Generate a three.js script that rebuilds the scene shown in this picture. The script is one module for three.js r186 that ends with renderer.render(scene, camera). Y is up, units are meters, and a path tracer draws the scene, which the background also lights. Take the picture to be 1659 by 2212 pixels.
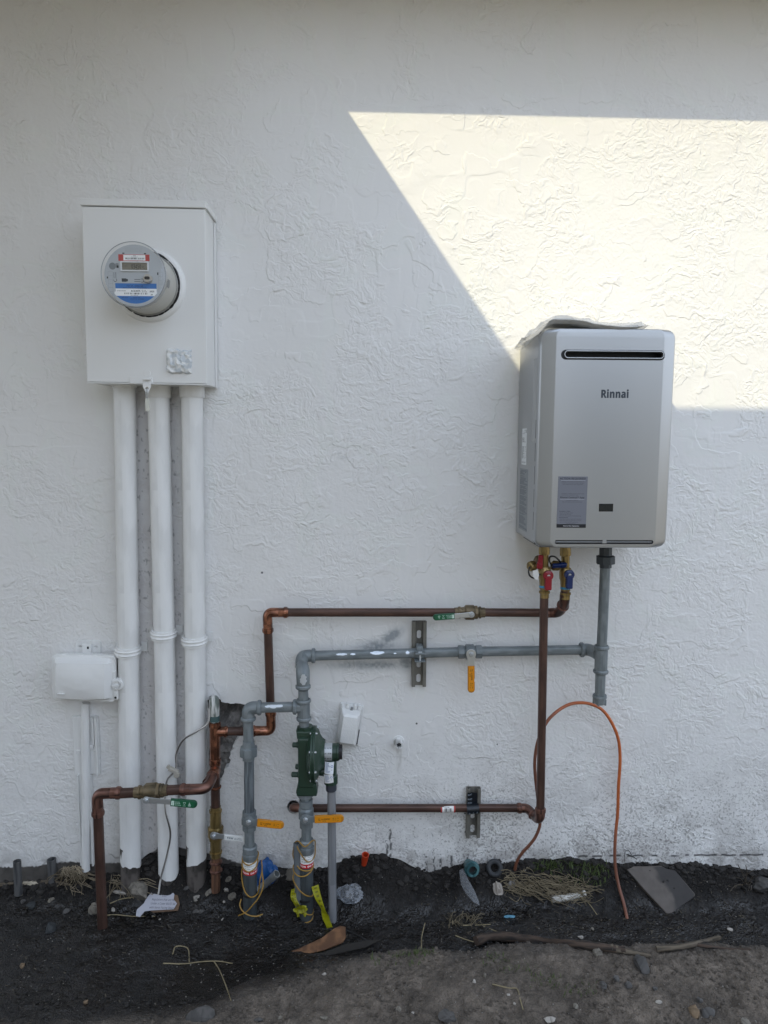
import * as THREE from 'three';
import { mergeGeometries, mergeVertices, toCreasedNormals } from 'three/addons/utils/BufferGeometryUtils.js';
import { RoundedBoxGeometry } from 'three/addons/geometries/RoundedBoxGeometry.js';
import { TextGeometry } from 'three/addons/geometries/TextGeometry.js';
import { FontLoader } from 'three/addons/loaders/FontLoader.js';
import { Brush, Evaluator, SUBTRACTION } from 'three-bvh-csg';

const V = (x, y, z) => new THREE.Vector3(x, y, z);
const scene = new THREE.Scene();
const renderer = new THREE.WebGLRenderer({ antialias: true });
renderer.toneMapping = THREE.LinearToneMapping;
renderer.toneMappingExposure = 1.32;
renderer.shadowMap.enabled = true;

// ---------------------------------------------------------------- camera: a phone held upright, 2.3 m from the wall
const D2R = Math.PI / 180, PW = 1659, PH = 2212, FOCAL = 1500;
const camera = new THREE.PerspectiveCamera(2 * Math.atan(PH / 2 / FOCAL) / D2R, PW / PH, 0.05, 400);
camera.position.set(0, 1.49, 2.3);
camera.rotation.set(-6 * D2R, -1.6 * D2R, 0.3 * D2R, 'YXZ');
camera.updateMatrixWorld(true);

// ---------------------------------------------------------------- sky and sun
const SUN = V(-0.71, 1, 1);                       // direction towards the sun
{
  const w = 256, h = 128, d = new Float32Array(w * h * 4), s = SUN.clone().normalize();
  const zen = [0.96, 1.17, 1.53], hor = [1.28, 1.39, 1.55], low = [0.3, 0.28, 0.25];
  for (let j = 0; j < h; j++) for (let i = 0; i < w; i++) {
    const up = ((j + 0.5) / h - 0.5) * Math.PI, az = ((i + 0.5) / w - 0.5) * 2 * Math.PI;
    const y = Math.sin(up), c = Math.cos(az) * Math.cos(up) * s.x + y * s.y + Math.sin(az) * Math.cos(up) * s.z;
    const t = Math.pow(Math.max(0, y), 0.55), glow = 1 + 0.35 * Math.pow(Math.max(0, c), 6);
    for (let k = 0; k < 3; k++) d[(j * w + i) * 4 + k] = y > 0 ? (hor[k] + (zen[k] - hor[k]) * t) * glow : low[k];
    d[(j * w + i) * 4 + 3] = 1;
  }
  const t = new THREE.DataTexture(d, w, h, THREE.RGBAFormat, THREE.FloatType);
  t.mapping = THREE.EquirectangularReflectionMapping; t.magFilter = THREE.LinearFilter; t.needsUpdate = true;
  scene.background = t; scene.environment = t;
}
const sun = new THREE.DirectionalLight(new THREE.Color().setRGB(1, 0.885, 0.6), 2.4);
sun.target.position.set(0, 1, 0); sun.position.copy(SUN).multiplyScalar(8).add(sun.target.position);
sun.castShadow = true; sun.shadow.mapSize.set(4096, 4096);
Object.assign(sun.shadow.camera, { left: -6, right: 6, top: 6, bottom: -6, near: 0.5, far: 30 });
scene.add(sun, sun.target);

// ---------------------------------------------------------------- helpers: where things stand
const camPos = camera.position.clone();
function dirOf(px, py) { return V((px - PW / 2) / FOCAL, -(py - PH / 2) / FOCAL, -1).applyQuaternion(camera.quaternion); }
function P(px, py, z = 0) { const d = dirOf(px, py); return camPos.clone().addScaledVector(d, (z - camPos.z) / d.z); }   // the point at distance z from the wall
const clamp = (x, a = 0, b = 1) => Math.min(b, Math.max(a, x)), lerp = (a, b, t) => a + (b - a) * t;
const sstep = (a, b, x) => { const t = clamp((x - a) / (b - a)); return t * t * (3 - 2 * t); };
let seedState = 12345;
const rnd = (a = 0, b = 1) => { seedState = (seedState + 0x6d2b79f5) | 0; let t = Math.imul(seedState ^ (seedState >>> 15), 1 | seedState); t = (t + Math.imul(t ^ (t >>> 7), 61 | t)) ^ t; return a + (b - a) * (((t ^ (t >>> 14)) >>> 0) / 4294967296); };
// value noise on a lattice of period 256
const LAT = new Float32Array(65536); for (let i = 0; i < 65536; i++) LAT[i] = rnd();
function vn(x, y) {
  const xi = Math.floor(x), yi = Math.floor(y); let fx = x - xi, fy = y - yi;
  fx = fx * fx * (3 - 2 * fx); fy = fy * fy * (3 - 2 * fy);
  const a = (yi & 255) << 8, b = ((yi + 1) & 255) << 8, c = xi & 255, d = (xi + 1) & 255;
  const p = LAT[a + c], q = LAT[a + d], r = LAT[b + c], s = LAT[b + d];
  return p + (q - p) * fx + (r - p + (p - q - r + s) * fx) * fy;
}
function fbm(x, y, o = 4) { let s = 0, a = 0.5, n = 0; for (let i = 0; i < o; i++) { s += a * vn(x + i * 17.3, y + i * 9.1); n += a; a *= 0.5; x *= 2.03; y *= 2.03; } return s / n; }
const enc = (v) => { v = clamp(v); return Math.round(255 * (v <= 0.0031308 ? 12.92 * v : 1.055 * Math.pow(v, 1 / 2.4) - 0.055)); };
function texRGB(w, h, fn) {          // a colour map from linear colours fn(u, v)
  const d = new Uint8Array(w * h * 4);
  for (let j = 0; j < h; j++) for (let i = 0; i < w; i++) { const c = fn((i + 0.5) / w, (j + 0.5) / h), o = (j * w + i) * 4; d[o] = enc(c[0]); d[o + 1] = enc(c[1]); d[o + 2] = enc(c[2]); d[o + 3] = 255; }
  const t = new THREE.DataTexture(d, w, h); t.colorSpace = THREE.SRGBColorSpace; t.magFilter = THREE.LinearFilter; t.wrapS = t.wrapT = THREE.RepeatWrapping; t.needsUpdate = true; return t;
}
function texGrey(w, h, fn) {         // a bump or roughness map from values 0..1
  const d = new Uint8Array(w * h * 4);
  for (let j = 0; j < h; j++) for (let i = 0; i < w; i++) { const c = Math.round(255 * clamp(fn((i + 0.5) / w, (j + 0.5) / h))), o = (j * w + i) * 4; d[o] = d[o + 1] = d[o + 2] = c; d[o + 3] = 255; }
  const t = new THREE.DataTexture(d, w, h); t.magFilter = THREE.LinearFilter; t.wrapS = t.wrapT = THREE.RepeatWrapping; t.needsUpdate = true; return t;
}
function canvasTex(w, h, draw) {     // flat print: stickers, plates, lettering
  const c = document.createElement('canvas'); c.width = w; c.height = h; draw(c.getContext('2d'), w, h);
  const t = new THREE.CanvasTexture(c); t.colorSpace = THREE.SRGBColorSpace; return t;
}
const rgb = (r, g, b) => new THREE.Color().setRGB(r, g, b);
function std(r, g, b, roughness = 0.7, metalness = 0, more = {}) { return new THREE.MeshStandardMaterial({ color: rgb(r, g, b), roughness, metalness, ...more }); }
function phys(r, g, b, roughness, metalness, more = {}) { return new THREE.MeshPhysicalMaterial({ color: rgb(r, g, b), roughness, metalness, ...more }); }

// ---------------------------------------------------------------- helpers: things and their parts
const taken = new Map();
function numbered(n) { const k = taken.get(n) ?? 0; taken.set(n, k + 1); return k ? `${n}_${String(k).padStart(3, '0')}` : n; }
const rootOf = new Map();            // the thing that a part belongs to
function thing(name, label, category, base = V(0, 0, 0), group) {
  const o = new THREE.Group(); o.name = numbered(name); o.position.copy(base); o.userData = { label, category };
  if (group) o.userData.group = group;
  rootOf.set(o, o); scene.add(o); return o;
}
function shade(m) { m.castShadow = m.receiveShadow = true; return m; }
function part(parent, name, geo, material, label) {      // geometry given in world coordinates
  const root = rootOf.get(parent); geo.translate(-root.position.x, -root.position.y, -root.position.z);
  const m = shade(new THREE.Mesh(geo, material)); m.name = name; if (label) m.userData.label = label;
  rootOf.set(m, root); parent.add(m); return m;
}
function piece(parent, name, geo, material, label) {     // geometry given in the thing's own coordinates
  const m = shade(new THREE.Mesh(geo, material)); m.name = name; if (label) m.userData.label = label;
  rootOf.set(m, rootOf.get(parent)); parent.add(m); return m;
}
function single(name, label, category, base, geo, material, group) {   // a thing that is one mesh, geometry in world coordinates
  const m = shade(new THREE.Mesh(geo, material)); m.name = numbered(name); geo.translate(-base.x, -base.y, -base.z); m.position.copy(base);
  m.userData = { label, category }; if (group) m.userData.group = group; rootOf.set(m, m); scene.add(m); return m;
}
function structure(name, geo, material) { const m = shade(new THREE.Mesh(geo, material)); m.name = name; m.userData = { kind: 'structure' }; scene.add(m); return m; }

// ---------------------------------------------------------------- helpers: shapes
function geoOf(pos, idx, uv) {
  const g = new THREE.BufferGeometry(); g.setAttribute('position', new THREE.Float32BufferAttribute(pos, 3));
  g.setAttribute('uv', new THREE.Float32BufferAttribute(uv ?? new Array(pos.length / 3 * 2).fill(0), 2)); g.setIndex(idx); g.computeVertexNormals(); return g;
}
function merge(list) { return mergeGeometries(list.map((g) => { const n = g.index ? g.toNonIndexed() : g; for (const k of Object.keys(n.attributes)) if (!['position', 'normal', 'uv'].includes(k)) n.deleteAttribute(k); return n; })); }
// a line through points with rounded corners
function route(pts, bend = 0.04, n = 8) {
  const out = [pts[0].clone()];
  for (let i = 1; i < pts.length - 1; i++) {
    const a = pts[i - 1], b = pts[i], c = pts[i + 1], r = Math.min(bend, a.distanceTo(b) * 0.49, b.distanceTo(c) * 0.49);
    const s = b.clone().lerp(a, r / a.distanceTo(b)), e = b.clone().lerp(c, r / b.distanceTo(c));
    for (let k = 0; k <= n; k++) { const t = k / n; out.push(s.clone().multiplyScalar((1 - t) ** 2).addScaledVector(b, 2 * t * (1 - t)).addScaledVector(e, t * t)); }
  }
  out.push(pts[pts.length - 1].clone()); return out;
}
const smooth = (pts, n = 60) => new THREE.CatmullRomCurve3(pts, false, 'centripetal').getPoints(n);
// a tube through points; rad is a number or one radius for each point
function sweep(pts, rad, seg = 16, cap = true) {
  const n = pts.length, pos = [], uv = [], idx = [];
  const T = pts.map((p, i) => pts[Math.min(n - 1, i + 1)].clone().sub(pts[Math.max(0, i - 1)]).normalize());
  let N = Math.abs(T[0].y) < 0.9 ? V(0, 1, 0) : V(0, 0, 1); N.addScaledVector(T[0], -N.dot(T[0])).normalize();
  let len = 0;
  for (let i = 0; i < n; i++) {
    if (i) { const q = new THREE.Quaternion().setFromUnitVectors(T[i - 1], T[i]); N.applyQuaternion(q); N.addScaledVector(T[i], -N.dot(T[i])).normalize(); len += pts[i].distanceTo(pts[i - 1]); }
    const B = T[i].clone().cross(N), r = typeof rad === 'number' ? rad : rad[i];
    for (let k = 0; k <= seg; k++) { const a = k / seg * Math.PI * 2, c = Math.cos(a) * r, s = Math.sin(a) * r; pos.push(pts[i].x + N.x * c + B.x * s, pts[i].y + N.y * c + B.y * s, pts[i].z + N.z * c + B.z * s); uv.push(k / seg * 0.1, len); }
  }
  const w = seg + 1;
  for (let i = 0; i < n - 1; i++) for (let k = 0; k < seg; k++) { const a = i * w + k; idx.push(a, a + 1, a + w, a + 1, a + w + 1, a + w); }
  const g = geoOf(pos, idx, uv);
  if (!cap) return g;
  const caps = [];
  for (const [i, s] of [[0, -1], [n - 1, 1]]) { const cp = [pts[i].x, pts[i].y, pts[i].z], ci = []; for (let k = 0; k <= seg; k++) cp.push(...pos.slice((i * w + k) * 3, (i * w + k) * 3 + 3)); for (let k = 1; k <= seg; k++) s > 0 ? ci.push(0, k, k + 1) : ci.push(0, k + 1, k); caps.push(geoOf(cp, ci)); }
  return merge([g, ...caps]);
}
// a turned shape from A towards B; profile: [distance along, radius] pairs; seg 6 gives a hexagon nut
function spin(A, B, profile, seg = 20, turn = 0) {
  const g = new THREE.LatheGeometry(profile.map(([d, r]) => new THREE.Vector2(Math.max(r, 0.00001), d)), seg);
  { const u = g.attributes.uv, p = g.attributes.position; for (let i = 0; i < u.count; i++) u.setXY(i, u.getX(i) * 0.1, p.getY(i)); }
  g.rotateY(turn);
  const c = seg <= 8 ? toCreasedNormals(g, 0.3) : toCreasedNormals(g, 0.6);
  c.applyQuaternion(new THREE.Quaternion().setFromUnitVectors(V(0, 1, 0), B.clone().sub(A).normalize())); c.translate(A.x, A.y, A.z); return c;
}
const rod = (A, B, r, seg = 16) => { const L = A.distanceTo(B); return spin(A, B, [[0, 0], [0, r], [L, r], [L, 0]], seg); };
// a flat outline with thickness, in the plane of the wall, its front towards the camera; points [x, y]
function plate(points, z0, z1, bevel = 0, holes = []) {
  const s = new THREE.Shape(points.map(([x, y]) => new THREE.Vector2(x, y)));
  for (const h of holes) s.holes.push(new THREE.Path(h.map(([x, y]) => new THREE.Vector2(x, y))));
  const g = new THREE.ExtrudeGeometry(s, { depth: Math.max(1e-4, z1 - z0 - 2 * bevel), bevelEnabled: bevel > 0, bevelSize: bevel, bevelThickness: bevel, bevelOffset: -bevel, bevelSegments: 2, curveSegments: 8 });
  g.translate(0, 0, z0 + bevel); return g;
}
function rrect(w, h, r, n = 5, cx = 0, cy = 0) { const o = []; for (const [sx, sy, a0] of [[1, -1, -90], [1, 1, 0], [-1, 1, 90], [-1, -1, 180]]) for (let k = 0; k <= n; k++) { const a = (a0 + 90 * k / n) * D2R; o.push([cx + sx * (w / 2 - r) + Math.cos(a) * r, cy + sy * (h / 2 - r) + Math.sin(a) * r]); } return o; }
const box = (x0, x1, y0, y1, z0, z1, r = 0) => { const g = r ? new RoundedBoxGeometry(x1 - x0, y1 - y0, z1 - z0, 2, r) : new THREE.BoxGeometry(x1 - x0, y1 - y0, z1 - z0); g.translate((x0 + x1) / 2, (y0 + y1) / 2, (z0 + z1) / 2); return g; };
function sticker(w, h, t = 0.0006) { return new THREE.BoxGeometry(w, h, t); }
const printed = (tex, r = 0.5, edge = std(0.7, 0.7, 0.7)) => { const f = new THREE.MeshStandardMaterial({ map: tex, roughness: r }); return [edge, edge, edge, edge, f, edge]; };
const font = await new FontLoader().loadAsync('fonts/droid/droid_sans_bold.typeface.json');

// ================================================================ THE HOUSE WALL, THE ROOFS AND THE GROUND
// ---- stucco relief, in metres on the wall
function lips(q, steps, edge, fall) { const t = q * steps, f = t - Math.floor(t); return f < edge ? f / edge : Math.exp(-(f - edge) * fall); }
function stucco(x, y) {
  const wx = fbm(x * 14, y * 14, 3) - 0.5, wy = fbm(x * 14 + 40, y * 14 + 11, 3) - 0.5, w2 = vn(x * 95, y * 95) - 0.5, w3 = vn(x * 95 + 9, y * 95 + 70) - 0.5;
  const ux = x + wx * 0.08 + w2 * 0.01, uy = y + wy * 0.08 + w3 * 0.01;
  const rough = sstep(0.42, 0.62, vn(x * 2.3 + 30, y * 2.3 + 4) + 0.2 * sstep(1.6, 0.1, y - 1) + 0.15 * sstep(2, 2.8, x) - 0.06);
  // trowelled edges: short ragged lips, each family on a field of its own
  let h = 0.3 * lips(vn(ux * 5, uy * 7.5), 2.0, 0.012, 2.4) * sstep(0.53, 0.63, vn(x * 14 + 3, y * 14 + 50));
  h += 0.27 * lips(vn(ux * 8 + 60, uy * 12 + 20), 1.9, 0.018, 2.6) * sstep(0.54, 0.64, vn(x * 17 + 13, y * 17 + 5));
  h += 0.16 * lips(vn(ux * 15 + 20, uy * 21 + 90), 1.8, 0.032, 2.6) * sstep(0.55, 0.66, vn(x * 19 + 71, y * 19 + 25));
  h += 0.11 * lips(vn(ux * 28 + 5, uy * 40 + 40), 1.7, 0.06, 2.6) * sstep(0.56, 0.68, vn(x * 21 + 91, y * 21 + 65) + 0.1 * rough);
  const clump = sstep(0.48, 0.62, fbm(ux * 8 + 80, uy * 8 + 33, 2) + 0.1 * rough);
  h += clump * (0.17 * sstep(0.52, 0.6, fbm(ux * 66, uy * 88, 2)) + 0.1 * sstep(0.5, 0.58, vn(ux * 150, uy * 175)));
  h += (0.03 + 0.15 * rough) * fbm(x * 130 + 7, y * 150, 2) + 0.05 * fbm(x * 4, y * 4, 2);
  return h;
}
const WX0 = -1.62, WY0 = -0.32, WS = 3.3;       // the textured field of wall: 3.3 m square
const wallBump = texGrey(2048, 2048, (u, v) => {
  const x = WX0 + u * WS, y = WY0 + v * WS;
  return 0.05 + 0.85 * stucco(x + 2, y + 1);
});
// where the paint ends above the soil, and what has been splashed or sprayed on the wall
const paintLine = [[-60, 1880], [0, 1874], [60, 1872], [150, 1862], [250, 1866], [310, 1856], [345, 1830], [390, 1832], [460, 1846], [520, 1866], [600, 1900], [1750, 1930]].map(([x, y]) => { const p = P(x, y, 0); return [p.x, p.y]; });
const along = (list, x) => { if (x <= list[0][0]) return list[0][1]; for (let i = 1; i < list.length; i++) if (x < list[i][0]) return lerp(list[i - 1][1], list[i][1], (x - list[i - 1][0]) / (list[i][0] - list[i - 1][0])); return list[list.length - 1][1]; };
const spray = [[P(846, 1374), 0.034, 0.02, 1.0, 0.45], [P(815, 1396), 0.06, 0.022, 0.75, 0.1], [P(800, 1436), 0.13, 0.016, 0.7, 0], [P(878, 1432), 0.025, 0.022, 0.9, 0], [P(935, 1418), 0.05, 0.03, 0.2, 0]];
const streaks = [[835, 1815, 1860], [843, 1790, 1872], [920, 1850, 1880], [938, 1850, 1878], [950, 1845, 1880], [975, 1848, 1884], [1009, 1846, 1880]].map(([x, y0, y1]) => [P(x, y0), P(x + 2, y1)]);
const between = [P(288, 1300).x, P(398, 1300).x, P(340, 850).y];
const crackY = [P(1430, 1848), P(1659, 1846)];
const rust = P(862, 1625), smudge = P(742, 985), dots = [[566, 1237, 0.0032], [1108, 1752, 0.003], [1004, 1757, 0.003], [1006, 1797, 0.003], [1128, 1108, 0.0022], [900, 1563, 0.003], [1074, 1608, 0.002]].map(([x, y, r]) => [P(x, y), r]);
const wallColour = texRGB(2048, 2048, (u, v) => {
  const x = WX0 + u * WS, y = WY0 + v * WS;
  const tone = 0.78 + 0.03 * (fbm(x * 3, y * 3, 3) - 0.5);
  let c = [tone, tone * 0.992, tone * 0.97];
  // sprayed grey primer along the gas pipe
  let s = 0;
  for (const [p, rx, ry, a, tilt] of spray) { const dx = x - p.x, dy = y - p.y - dx * tilt, e = Math.exp(-((dx / rx) ** 2) - (dy / ry) ** 2); s = Math.max(s, a * e * (0.55 + 0.9 * fbm(x * 120, y * 120, 2))); }
  c = c.map((k, i) => lerp(k, [0.2, 0.23, 0.25][i], clamp(s, 0, 0.8)));
  // soil splashed up from the ground, thicker in clusters
  const low = sstep(0.62, 0.0, y), cl = sstep(0.42, 0.7, fbm(x * 4.5 + 9, y * 4.5, 3));
  const right = sstep(-0.15, 0.3, x);
  const speck = sstep(0.7 - 0.14 * low * cl, 0.8 - 0.12 * low * cl, fbm(x * 220, y * 220, 2)) * low * (0.3 + 0.7 * right);
  c = c.map((k, i) => lerp(k, [0.12, 0.11, 0.1][i], 0.6 * speck));
  for (const [p, r2] of dots) { const q = Math.hypot(x - p.x, y - p.y); if (q < r2 * 1.5) c = c.map((k) => lerp(k, 0.03, sstep(r2 * 1.4, r2 * 0.7, q))); }
  { const q = Math.hypot((x - smudge.x) / 0.03, (y - smudge.y) / 0.018); if (q < 1) c = c.map((k) => lerp(k, 0.4, 0.55 * (1 - q) * sstep(0.4, 0.7, fbm(x * 70, y * 110, 3)))); }
  const veil = low * 0.26 * sstep(0.4, 0.68, fbm(x * 14, y * 14, 4)) * (0.45 + 0.9 * fbm(x * 120, y * 120, 2)) * (0.3 + 0.7 * right) + 0.4 * sstep(0.09, 0.0, y) * sstep(0.35, 0.7, fbm(x * 30, y * 30, 3));
  c = c.map((k, i) => lerp(k, [0.2, 0.18, 0.165][i], clamp(veil, 0, 0.7)));
  for (const [a, b] of streaks) { const t = (y - b.y) / (a.y - b.y); if (t > -0.1 && t < 1) { const dx = Math.abs(x - lerp(b.x, a.x, t) - 0.006 * (vn(y * 60, a.x * 99) - 0.5)); if (dx < 0.006) c = c.map((k) => lerp(k, 0.05, 0.85 * sstep(0.006, 0.002, dx) * sstep(0.3, 0.55, vn(x * 200, y * 140)))); } }
  if (x > crackY[0].x - 0.3) { const yy = lerp(crackY[0].y, crackY[1].y, (x - crackY[0].x) / (crackY[1].x - crackY[0].x)) + 0.004 * (vn(x * 40, 3) - 0.5), dy = Math.abs(y - yy); if (dy < 0.005) c = c.map((k) => lerp(k, 0.05, 0.9 * sstep(0.005, 0.0015, dy) * sstep(0.25, 0.5, vn(x * 60, 8)))); }
  { const dx = Math.abs(x - rust.x), dy = rust.y + 0.02 - y; if (dx < 0.012 && dy > 0 && dy < 0.12) c = c.map((k, i) => lerp(k, [0.22, 0.2, 0.15][i], 0.8 * sstep(0.012, 0.003, dx) * sstep(0.12, 0.02, dy) * fbm(x * 130, y * 60, 2))); }
  // between the conduits the old rough stucco was only half painted
  if (x > between[0] && x < between[1] && y < between[2]) { const k = sstep(between[0], between[0] + 0.02, x) * sstep(between[1], between[1] - 0.02, x), n = fbm(x * 26, y * 17, 4), dk = sstep(0.66, 0.8, fbm(x * 120 + 3, y * 70, 3)); c = c.map((q, i) => lerp(lerp(q, [0.54, 0.505, 0.5][i], k * (0.1 + 0.6 * n)), 0.1, 0.45 * k * dk)); }
  // bare concrete below the paint
  const edge = along(paintLine, x) + 0.012 * (fbm(x * 22, 5, 3) - 0.5);
  const bare = sstep(edge + 0.004, edge - 0.002, y + 0.006 * (vn(x * 160, y * 160) - 0.5));
  if (bare > 0) { const g = 0.085 + 0.09 * (fbm(x * 34, y * 34, 4) - 0.4); c = c.map((k, i) => lerp(k, g * [1, 0.92, 0.84][i], bare)); }
  return c;
});
for (const t of [wallBump, wallColour]) { t.repeat.set(1 / WS, 1 / WS); t.offset.set(-WX0 / WS, -WY0 / WS); }
const stuccoMat = new THREE.MeshStandardMaterial({ map: wallColour, bumpMap: wallBump, bumpScale: 0.006, roughness: 0.62 });
const stuccoPlain = std(0.78, 0.775, 0.757, 0.62, 0, { bumpMap: wallBump, bumpScale: 0.006 });

const house = thing('house', 'white stucco house wall carrying the meter, the pipes and the heater', 'house', V(0, -0.3, 0));
const pxs = (list, z = 0) => list.map(([x, y]) => { const p = P(x, y, z); return [p.x, p.y]; });
function ragged(list, amp, n = 4) { const o = []; for (let i = 0; i < list.length; i++) { const a = list[i], b = list[(i + 1) % list.length]; for (let k = 0; k < n; k++) { const t = k / n; o.push([lerp(a[0], b[0], t) + (k ? rnd(-amp, amp) : 0), lerp(a[1], b[1], t) + (k ? rnd(-amp, amp) : 0)]); } } return o; }
const chipHole = ragged(pxs([[449, 1512], [455, 1503], [470, 1506], [482, 1517], [505, 1520], [529, 1522], [532, 1556], [528, 1580], [514, 1594], [506, 1606], [498, 1630], [494, 1652], [484, 1664], [478, 1688], [468, 1700], [452, 1706], [446, 1640]]), 0.004);
const pipeHole = pxs(Array.from({ length: 18 }, (_, k) => [634 + 13.5 * Math.cos(k / 18 * 6.283), 1743 + 14.5 * Math.sin(k / 18 * 6.283)]));
const wallShape = [[-1.6, -0.3], [1.66, -0.3], [1.66, 2.96], [-1.6, 2.96]];
part(house, 'wall', plate(wallShape, -0.12, 0, 0, [chipHole, pipeHole]), stuccoMat);
part(house, 'wall', box(-6, -1.6, -0.3, 2.96, -0.12, 0), stuccoPlain);
part(house, 'wall', box(1.66, 6, -0.3, 2.96, -0.12, 0), stuccoPlain);
{ // the broken plaster behind the pipes: rough masonry set back in the hole
  const c0 = P(430, 1490), c1 = P(545, 1750), nx = 44, ny = 84, pos = [], uv = [], idx = [];
  for (let j = 0; j <= ny; j++) for (let i = 0; i <= nx; i++) {
    const x = lerp(c0.x, c1.x, i / nx), y = lerp(c1.y, c0.y, j / ny), n = fbm(x * 30, y * 30, 4), top = sstep(0.63, 1, j / ny);
    pos.push(x, y, Math.min(-0.004, -0.045 - 0.12 * top * sstep(0.3, 0.6, i / nx + 0.2) + 0.06 * (n - 0.5))); uv.push(x, y);
  }
  for (let j = 0; j < ny; j++) for (let i = 0; i < nx; i++) { const a = j * (nx + 1) + i; idx.push(a, a + 1, a + nx + 1, a + 1, a + nx + 2, a + nx + 1); }
  const m = texRGB(256, 256, (u, v) => { const k = 0.13 + 0.16 * sstep(0.35, 0.75, fbm(u * 14, v * 14, 5)) + 0.06 * vn(u * 70, v * 70); return [k, k * 0.95, k * 0.9]; }); m.repeat.set(5, 5);
  part(house, 'hole_lining', toCreasedNormals(geoOf(pos, idx, uv), 0.7), new THREE.MeshStandardMaterial({ map: m, roughness: 0.95 }));
  const h = P(634, 1743); part(house, 'hole_lining', box(h.x - 0.03, h.x + 0.03, h.y - 0.03, h.y + 0.03, -0.14, -0.1), std(0.16, 0.15, 0.14, 0.9));
}
const EAVE_Y = 2.9, EAVE_Z = EAVE_Y - P(752, 241).y, EAVE_Z2 = EAVE_Y - P(1659, 263).y, EX0 = P(752, 241).x, EX1 = P(1659, 263).x;
{ // the eave that shades the top of the wall, and the roof above it
  const zAt = (x) => EAVE_Z + (EAVE_Z2 - EAVE_Z) * (x - EX0) / (EX1 - EX0);
  const s = new THREE.Shape([[-6, 0.12], [6, 0.12], [6, -zAt(4)], [-6, -zAt(-4)]].map(([x, y]) => new THREE.Vector2(x, y)));
  const soffit = new THREE.ExtrudeGeometry(s, { depth: 0.03, bevelEnabled: false }); soffit.rotateX(-Math.PI / 2); soffit.translate(0, EAVE_Y, 0);
  const eaveMat = std(0.6, 0.53, 0.4, 0.6);
  part(house, 'soffit', soffit, eaveMat);
  const a = Math.atan2(zAt(4) - zAt(-4), 12), f = box(-6, 6, 0, 0.17, -0.02, 0.004); f.rotateY(-a); f.translate(0, EAVE_Y + 0.002, (zAt(4) + zAt(-4)) / 2);
  part(house, 'fascia', f, eaveMat);
  const r = box(-6, 6, 0, 0.05, -4, 0.06); r.rotateX(0.32); r.translate(0, EAVE_Y + 0.19, (zAt(4) + zAt(-4)) / 2); part(house, 'roof', r, std(0.28, 0.2, 0.16, 0.8));
  part(house, 'back_wall', box(-6, 6, -0.3, 2.96, -4.1, -3.98), stuccoPlain);
}
{ // added unseen cover: shades the wall except for the gap between beam and eave
  const top = EAVE_Y + 0.1, xe = EX0 - 0.71 * (top - P(752, 241).y), zb = top - P(1500, 881).y, cover = thing('added_shade_cover', 'added unseen flat cream roof and wide beam that shape the sun patch', 'shade cover', V(-1, 0, 1.6));
  const cream = std(0.64, 0.58, 0.46, 0.6);
  part(cover, 'beam', box(-3.2, 2.6, EAVE_Y, top, zb, zb + 0.34), cream);
  part(cover, 'roof_panel', box(-3.2, xe, EAVE_Y + 0.001, top - 0.0005, EAVE_Z - 0.1, zb), cream);
  for (const x of [-3.1, 2.5]) part(cover, 'post', box(x - 0.05, x + 0.05, -0.05, EAVE_Y, zb + 0.1, zb + 0.2, 0.006), cream);
  // two added unseen houses: tall keeps sun off the lower wall, low blocks horizon light
  const tall = thing('added_shade_house', 'added unseen tall cream house that keeps sun off the lower wall', 'house', V(-6, -0.1, 5)), plaster = std(0.5, 0.46, 0.38, 0.8), slate = std(0.12, 0.1, 0.09, 0.8);
  part(tall, 'wall', box(-12, -1.15, -0.1, 6.3, 5, 11), plaster); part(tall, 'roof', box(-12.2, -1.1, 6.3, 6.45, 4.95, 11.2), slate);
  for (const x of [-10, -7, -4]) for (const y of [1, 4]) part(tall, 'window', box(x, x + 1.1, y, y + 1.3, 4.98, 5.02), std(0.04, 0.05, 0.06, 0.1));
  const low = thing('added_shade_house', 'added unseen low cream house that blocks light from the horizon', 'house', V(6, -0.1, 9)); part(low, 'wall', box(0.5, 14, -0.1, 3, 9, 15), plaster); part(low, 'roof', box(0.2, 14.3, 3, 3.2, 8.6, 15.4), slate); part(low, 'window', box(3, 4.4, 1, 2.2, 8.98, 9.02), std(0.04, 0.05, 0.06, 0.1));
}

// ---- the ground: soil banked against the wall, a wet trench along it, a drier mound in front
const bank = [[-300, 1900], [0, 1908], [60, 1906], [140, 1895], [230, 1890], [290, 1882], [318, 1842], [345, 1838], [385, 1842], [402, 1852], [450, 1862], [490, 1868], [525, 1872], [556, 1863], [580, 1872], [640, 1880], [700, 1872], [735, 1860], [790, 1846], [830, 1846], [880, 1866], [920, 1884], [950, 1880], [985, 1872], [1040, 1868], [1110, 1862], [1220, 1852], [1290, 1858], [1345, 1864], [1400, 1868], [1460, 1866], [1520, 1866], [1580, 1872], [1659, 1884], [1900, 1900]].map(([x, y]) => { const p = P(x, y, 0); return [p.x, p.y]; });
const bend2 = (list, x) => 0.022 * (fbm(x * 24, 3.3, 3) - 0.5) + (along(list, x - 0.012) + along(list, x) + along(list, x + 0.012)) / 3;
const crest = [[-1.3, 0.66], [-0.62, 0.66], [-0.45, 0.62], [-0.3, 0.55], [-0.1, 0.45], [0.1, 0.4], [0.5, 0.39], [1.0, 0.4], [1.5, 0.41]];
const floorLow = [[-1.3, -0.075], [-0.8, -0.07], [-0.5, -0.09], [-0.1, -0.105], [0.2, -0.1], [0.6, -0.09], [1.0, -0.1], [1.5, -0.1]];
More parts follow.
